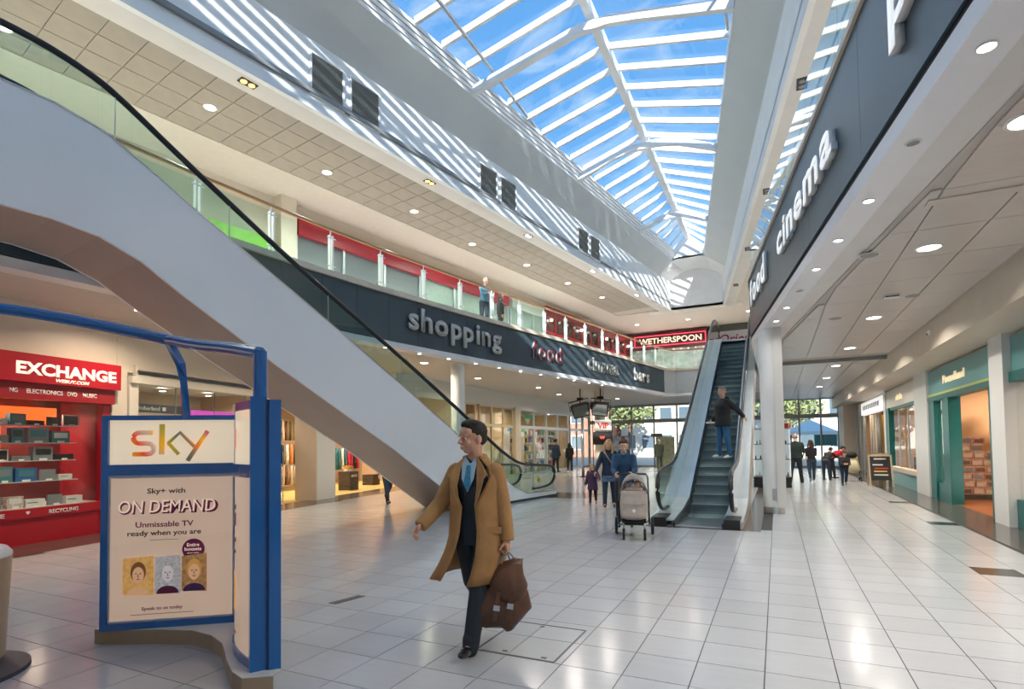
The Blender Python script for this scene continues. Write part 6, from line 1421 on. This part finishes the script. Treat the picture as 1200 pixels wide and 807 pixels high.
# ---- couple standing by the coloured shop
F = Fig(1.0, turn=10, legs=((3, 2, 2), (-6, 6, 2)), arms=((5, 25, 6, 10), (5, 25, 6, 10)), width=1.05); F.k = 1
person('person', 'dark figure in a knee-length coat standing by the coloured shop window', (-11.3, 29.2, 0), 160, 1.86, F, skin2, (navy, 'coat'), (blackc, 'slim'), (leather, 'shoe'), hblack, 'short', jacket=.03, hem=.22, vox=.018)
F = Fig(1.0, turn=-10, legs=((3, 2, 2), (-6, 6, 2)), arms=((5, 45, 6, 20), (0, 10, 6))); F.k = .93
person('person', 'dark-haired woman in black with white trainers beside the coloured shop', (-10.6, 29.6, 0), 200, 1.64, F, skin2, (blackc, 'jacket'), (blackc, 'slim'), (letterw, 'shoe'), hblack, 'long', jacket=.02, hem=.1, vox=.018)
# ---- walker below the left escalator
F = Fig(1.0, legs=((22, 6, 2), (-20, 30, 2)), arms=((-15, 20, 8), (18, 20, 8))); F.k = .97
person('person', 'walker in dark jeans and boots whose legs show below the left escalator', (-9.9, 12.5, 0), 60, 1.74, F, skin2, (cl_('red_top', (.30, .02, .04)), 'jacket'), (darkj, 'slim'), (leather, 'boot'), hblack, 'short', jacket=.02, vox=.016)
# ---- people near the far right entrance
F = Fig(1.0, lean=2, turn=10, nod=8, legs=((6, 2, 6), (-4, 4, 6)), arms=((12, 40, 16, 20), (12, 40, 16, 20)), width=1.15); F.k = 1
person('person', 'big bald man in a dark shirt seen from behind near the display case', (.62, 23.2, 0), 175, 1.86, F, skin2, (cl_('dark_green_shirt', (.012, .028, .025)), 'shirt'), (blackc, 'wide'), (leather, 'shoe'), hgrey, 'bald', girth=1.15, jacket=.01, sleeves=False, hem=.05, vox=.015)
F = Fig(1.0, legs=((3, 2, 2), (-6, 6, 2)), arms=((0, 15, 8), (10, 60, 6, 10))); F.k = .95
person('person', 'person in black half hidden to the left of the big bald man', (.05, 24.6, 0), 150, 1.7, F, skin2, (blackc, 'top'), (blackc, 'slim'), (leather, 'shoe'), hblack, 'short', vox=.018, sleeves=False)
F = Fig(1.0, lean=4, legs=((16, 4, 2), (-14, 16, 2)), arms=((20, 50, 6, 10), (-10, 20, 6))); F.k = .9
person('person', 'woman in a dark top with bare forearms just right of the bald man', (1.2, 24.4, 0), 190, 1.62, F, skin2, (blackc, 'top'), (darkj, 'slim'), (grey, 'shoe'), hbrown, 'long', vox=.018, sleeves=False)
F = Fig(1.0, lean=62, nod=10, legs=((8, 2, 3), (8, 2, 3)), arms=((70, 20, 4), (70, 20, 4)), drop=.0); F.k = .9
person('person', 'person in a red top bending forward near the far entrance', (2.0, 26.6, 0), 120, 1.66, F, skin2, (cl_('red_jumper', (.50, .015, .03)), 'jumper'), (blackc, 'slim'), (leather, 'shoe'), hblack, 'short', vox=.018, jacket=.02)
F = Fig(1.0, lean=48, nod=10, legs=((6, 2, 3), (6, 2, 3)), arms=((60, 20, 4), (60, 20, 4))); F.k = .85
person('person', 'person in a dark jacket bending beside the one in red', (1.75, 25.4, 0), 150, 1.5, F, skin2, (blackc, 'jacket'), (darkj, 'slim'), (leather, 'shoe'), hblack, 'short', vox=.018, jacket=.02)
F = Fig(1.0, lean=10, nod=14, legs=((14, 8, 2), (-14, 30, 2)), arms=((15, 80, 6, 25), (15, 80, 6, 25)), width=1.0); F.k = .72
person('person', 'child in dark clothes walking towards the camera and looking at hands', (2.12, 22.6, 0), 5, 1.22, F, skin2, (blackc, 'jacket'), (navy, 'slim'), (leather, 'shoe'), hblack, 'short', vox=.016, jacket=.05)
b2 = thing('pushchair', 'small dark pushchair behind the walking child', 'pram', (2.6, 25.5, 0))
m2 = Matrix.Translation((2.65, 25.2, 0)); G(m2).rings([[(.22 * math.cos(a), y - .1 * math.sin(a), z + .14 * math.sin(a)) for a in [2 * PI * q / 14 for q in range(14)]] for y, z in ((-.3, .45), (0, .6), (.3, .9))]).build('seat', mat('cream_fabric', (.5, .45, .3), .8), b2, smooth=True)
G(m2).ell((-.05, .2, 1.0), (.24, .22, .16), 14).build('hood', blackc, b2, smooth=True)
for sg in (-1, 1):
    G(m2).tube([(sg * .22, -.3, .1), (sg * .22, .35, 1.0)], .015, 6).build('frame_tube', black, b2)
    for y in (-.3, .3): G(m2).rings([[(sg * .24 + dx, y + .09 * math.cos(a), .09 + .09 * math.sin(a)) for a in [2 * PI * q / 18 for q in range(18)]] for dx in (-.02, .02)]).build('wheel', black, b2)
# ---- passer-by in pale green near the glass doors, and one outside
F = Fig(1.0, turn=20, legs=((8, 4, 2), (-8, 10, 2)), arms=((5, 30, 8, 10), (5, 30, 8))); F.k = 1
person('person', 'person in grey-green clothes with a white hat near the glass doors', (-6.55, 34.6, 0), 200, 1.8, F, skin2, (cl_('grey_green', (.16, .20, .15)), 'coat'), (cl_('grey_green', (0, 0, 0)), 'slim'), (leather, 'shoe'), letterw, 'short', vox=.02, jacket=.05, hem=.25)
# ---- visitors on the upper gallery
F = Fig(1.0, lean=8, turn=10, arms=((30, 60, 10, 20), (30, 60, 10, 20))); F.k = 1
person('person', 'man in a blue shirt leaning near the glass on the upper left gallery', (-8.75, 16.2, 5.5), 60, 1.74, F, skin2, (cl_('light_blue_shirt', (.12, .28, .42)), 'shirt'), (darkj, 'slim'), (leather, 'shoe'), hgrey, 'short', vox=.018)
F = Fig(1.0, arms=((0, 20, 8), (0, 20, 8))); F.k = 1
person('person', 'figure in black on the upper left gallery beyond the man in blue', (-9.0, 17.9, 5.5), 110, 1.66, F, skin2, (blackc, 'jacket'), (blackc, 'slim'), (leather, 'shoe'), hblack, 'long', vox=.018, jacket=.02)
# ------------------------------------------------------------------ lamps
def area(x, y, z, r, w, col=(1, .93, .82), spread=150):
    d = bpy.data.lights.new('downlight_lamp', 'AREA'); d.shape = 'DISK'; d.size = r * 2; d.energy = w; d.color = col; d.spread = rad(spread)
    o = bpy.data.objects.new('downlight_lamp', d); C.objects.link(o); o.location = (x, y, z); return o
ringm = mat('lamp_ring', (.75, .75, .73), .3)
SEEN = {}
def downlight(x, y, z, r, w, label, group=None, col=(1, .94, .86), spread=150, on=True):
    SEEN[label] = SEEN.get(label, 0) + 1; label = label + ', %s along its row' % ORD[SEEN[label] - 1]
    t = thing('downlight', label, 'lamp', (x, y, z), 0, group)
    n = 24; g = G(); g.rings([[(x + q * math.cos(2 * PI * k / n), y + q * math.sin(2 * PI * k / n), zz) for k in range(n)] for q, zz in ((r * 1.25, z), (r * 1.2, z - .012), (r, z - .012), (r * .96, z - .002))], cap=False); g.build('ring', ringm, t, smooth=False)
    G().cyl((x, y, z - .006), r * .96, .005, n).build('lens', lamp if on else grey, t)
    if on and w: l = area(x, y, z - .02, r, w * (.55 if 'inside' in label else 1), col, spread); adopt(l, t)
WARM = (1, .80, .58)
PL = DOWNLIGHT
for x, y in ((-11.3, 2.0), (-11.7, 4.54), (-10.65, 7.58), (-10.5, 10.8), (-9.9, 13.85), (-9.7, 17.1), (-8.9, 20.14), (-8.3, 23.3), (-7.62, 26.4)):
    downlight(x, y, ZC + .05, .11, PL * 2.2, 'round downlight in the tiled upper gallery ceiling', 'round downlights in the upper gallery ceiling')
for k, (x, y) in enumerate(((-9.55, 7.35), (-8.72, 12.4), (-7.95, 17.2), (-7.2, 22.0), (-6.5, 26.6))):
    t = thing('twin_spotlight', 'rectangular twin spotlight in the white soffit of the roof well, %s from the near end' % ['first', 'second', 'third', 'fourth', 'fifth'][k], 'lamp', (VL(y) - .31, y, ZC))
    fr = frame((VL(y) - .31, y), (.167, .986), (.986, -.167)); G(fr).box(-.17, .17, -.09, .09, ZC - .012, ZC - .001).build('plate', black, t)
    for sx_ in (-.08, .08): G(fr).cyl((sx_, 0, ZC - .018), .06, .008, 16).build('lens', ambl if k < 2 else lamp, t)
for k, y in enumerate((12.36, 17.3, 22.2, 27.1)):
    t = thing('square_spotlight', 'small dark square fitting under the right soffit of the well, %s from the near end' % ['first', 'second', 'third', 'fourth'][k], 'lamp', (VR(y) + .3, y, ZC))
    x = VR(y) + .33; G().box(x - .10, x + .10, y - .2, y + .2, ZC - .015, ZC - .001).build('plate', black, t)
    for dy in (-.09, .09): G().cyl((x, y + dy, ZC - .022), .06, .008, 16).build('lens', grey, t)
# below the left gallery
for x, y in ((-9.87, 14.27), (-10.38, 18.62), (-9.77, 23.19), (-10.21, 26.99), (-8.3, 31.5), (-9.9, 9.6), (-10.6, 6.2), (-10.2, 3.0)):
    downlight(x, y, 4.2, .12, PL * 1.0, 'round downlight in the lower ceiling below the left gallery', 'round downlights below the left gallery', WARM)
for k in range(13):
    p, u = curve_at(9.0 + k * 1.24); q = p - Vector((u.y, -u.x, 0)) * .12
    t = thing('edge_light', 'tiny light along the white lower edge of the left gallery, %s of its row' % ORD[k], 'lamp', (q.x, q.y, 4.19), 0, 'tiny lights along the left gallery edge'); G().cyl((q.x, q.y, 4.18), .045, .008, 12).build('lens', lamp, t); G().cyl((q.x, q.y, 4.184), .06, .006, 12).build('ring', ringm, t)
# right arcade
for k, y in enumerate((3.3, 4.47, 5.65, 6.82, 8.0, 9.2, 10.39, 11.6, 12.8)):
    downlight(FR(y) + .13, y, 4.13, .05, PL * .1, 'small round light under the right fascia edge', 'small lights under the right fascia edge', on=k % 4 != 2)
for k in range(9): y = 15.9 + k * 1.2; downlight(-.3, y, 4.13, .05, PL * .1, 'small round light under the right fascia edge', 'small lights under the right fascia edge')
for k, y in enumerate((3.0, 5.6, 8.78, 13.3, 17.4, 21.3, 25.2, 29.1)):
    downlight((1.85, 1.9, 1.87, 1.3, 1.86, 1.3, 1.86, 1.86)[k] if 0 else 1.86, y, 4.10, .13, PL * 1.3, 'wide round downlight in the right arcade ceiling', 'wide downlights in the right arcade ceiling', (1, .9, .78))
for x, y, lb in ((1.2, 8.74, 'nearest'), (1.15, 13.0, 'second'), (2.2, 11.6, 'third')):
    t = thing('ceiling_speaker', 'round flush grille in the right arcade ceiling, %s from the camera' % lb, 'speaker', (x, y, 4.1)); G().cyl((x, y, 4.088), .11, .01, 24).build('grille', grl, t); G().cyl((x, y, 4.092), .13, .006, 24).build('ring', ringm, t)
t = thing('ceiling_speaker', 'round flush grille in the tiled gallery ceiling at the top left', 'speaker', (-11.3, 4.2, ZC)); G().cyl((-11.2, 4.15, ZC + .035), .11, .012, 24).build('grille', grl, t)
t = thing('ceiling_sensor', 'small white device on the right arcade ceiling', 'sensor', (1.86, 11.4, 4.1)); G().box(1.75, 1.97, 11.3, 11.45, 4.05, 4.1).build('housing', white, t); G().box(1.76, 1.96, 11.29, 11.3, 4.055, 4.07).build('slot', black, t)
# upper right gallery, shop interiors
for x, y in ((3.4, 3), (3.0, 8), (2.5, 13), (2.2, 18), (1.6, 23), (1.2, 28)): downlight(x, y, ZC + .03, .11, PL * 1.7, 'round downlight in the right upper gallery ceiling', 'round downlights in the right upper gallery ceiling')
for x, y in ((-4.5, 33.5), (-7.5, 33.5), (-1.2, 33), (-11, 33)): downlight(x, y, ZC + .03, .11, PL * 1.6, 'round downlight over the far upper gallery', 'round downlights over the far upper gallery')
for (x, y, z), w in (((12.3, 1.6, 3.2), 60), ((14.2, 1.6, 3.2), 70), ((16.2, 1.8, 3.2), 80), ((18.4, 2.0, 3.2), 80), ((20.2, 2.4, 3.2), 60), ((8.8, 1.3, 3.05), 45), ((10.2, 1.3, 3.05), 40), ((3.4, .75, 2.58), 22), ((4.6, .75, 2.58), 22), ((5.7, .75, 2.58), 22)):
    c = fa @ Vector((x, y, z)); downlight(c.x, c.y, c.z, .08, w, 'round downlight inside the left hand shops', 'downlights inside the left shops', WARM) if 0 else downlight(c.x, c.y, c.z, .08, w, 'round downlight inside the warm lit shops behind the totem', 'downlights inside the shops behind the totem', WARM)
for x, y, w in ((-14, 23.5, 70), (-14, 27, 80), (-14, 30.5, 80), (-14, 35.5, 60)): downlight(x, y, 4.19, .1, w, 'round downlight inside the far left glass shops', 'downlights inside the far left shops', WARM)
for x, y, w in ((5.3, 15.5, 90), (5.4, 17.8, 90), (7.4, 16, 70), (5.3, 11, 60), (5.6, 22.0, 70), (5.6, 24, 60), (4.3, 27.5, 25), (4.3, 30.5, 25)): downlight(x, y, 3.44, .1, w, 'round downlight inside the right hand shops', 'downlights inside the right shops', WARM) if 0 else downlight(x, y, 3.44, .1, w, 'round downlight inside the shops behind the white piers', 'downlights inside the shops behind the piers', WARM)

# ------------------------------------------------------------------ floor details
ac = thing('access_cover', 'square metal-edged floor cover set in the tiles right of the leather bag', 'cover', (-1.85, 4.2, 0))
em = mat('metal_edge', (.05, .06, .07), .35, .6); q = [(-2.14, 3.83), (-1.49, 3.85), (-1.53, 4.58), (-2.05, 4.56)]
q = [(-2.17, 3.82), (-1.52, 3.82), (-1.52, 4.57), (-2.17, 4.57)]
for (a, b), (c, d) in zip(q, q[1:] + q[:1]):
    v = Vector((c - a, d - b, 0)).normalized(); n_ = Vector((-v.y, v.x, 0)) * .008; A = Vector((a, b, 0)); Bv = Vector((c, d, 0)); G().ext([A - n_, Bv - n_, Bv + n_, A + n_], (0, 0, .0025)).build('edge_strip', em, ac)
for x, y in ((-1.95, 3.88), (-1.62, 3.87), (-1.9, 4.52)): G().box(x - .02, x + .02, y - .012, y + .012, 0, .003).build('lifting_key_slot', em, ac)
o = G().ext([(-4.20, 4.33, 0), (-4.10, 4.33, 0), (-4.02, 4.68, 0), (-4.12, 4.68, 0)], (0, 0, .003)).build('floor_slot', black); tag(o, 'short black slot in the floor between the totem and the walking man', 'drain')
for x, y, lb in ((2.54, 13.1, 'nearer'), (2.52, 16.9, 'farther')):
    pass
fs = thing('wall_sensor', 'small device high on the bulkhead above the right shops', 'sensor', (3.02, 14.5, 3.9)); G().cbox((3.01, 14.5, 3.88), (.05, .08, .10)).build('housing', letterw, fs); G().ell((2.985, 14.5, 3.85), (.02, .02, .02), 8).build('lens', black, fs)
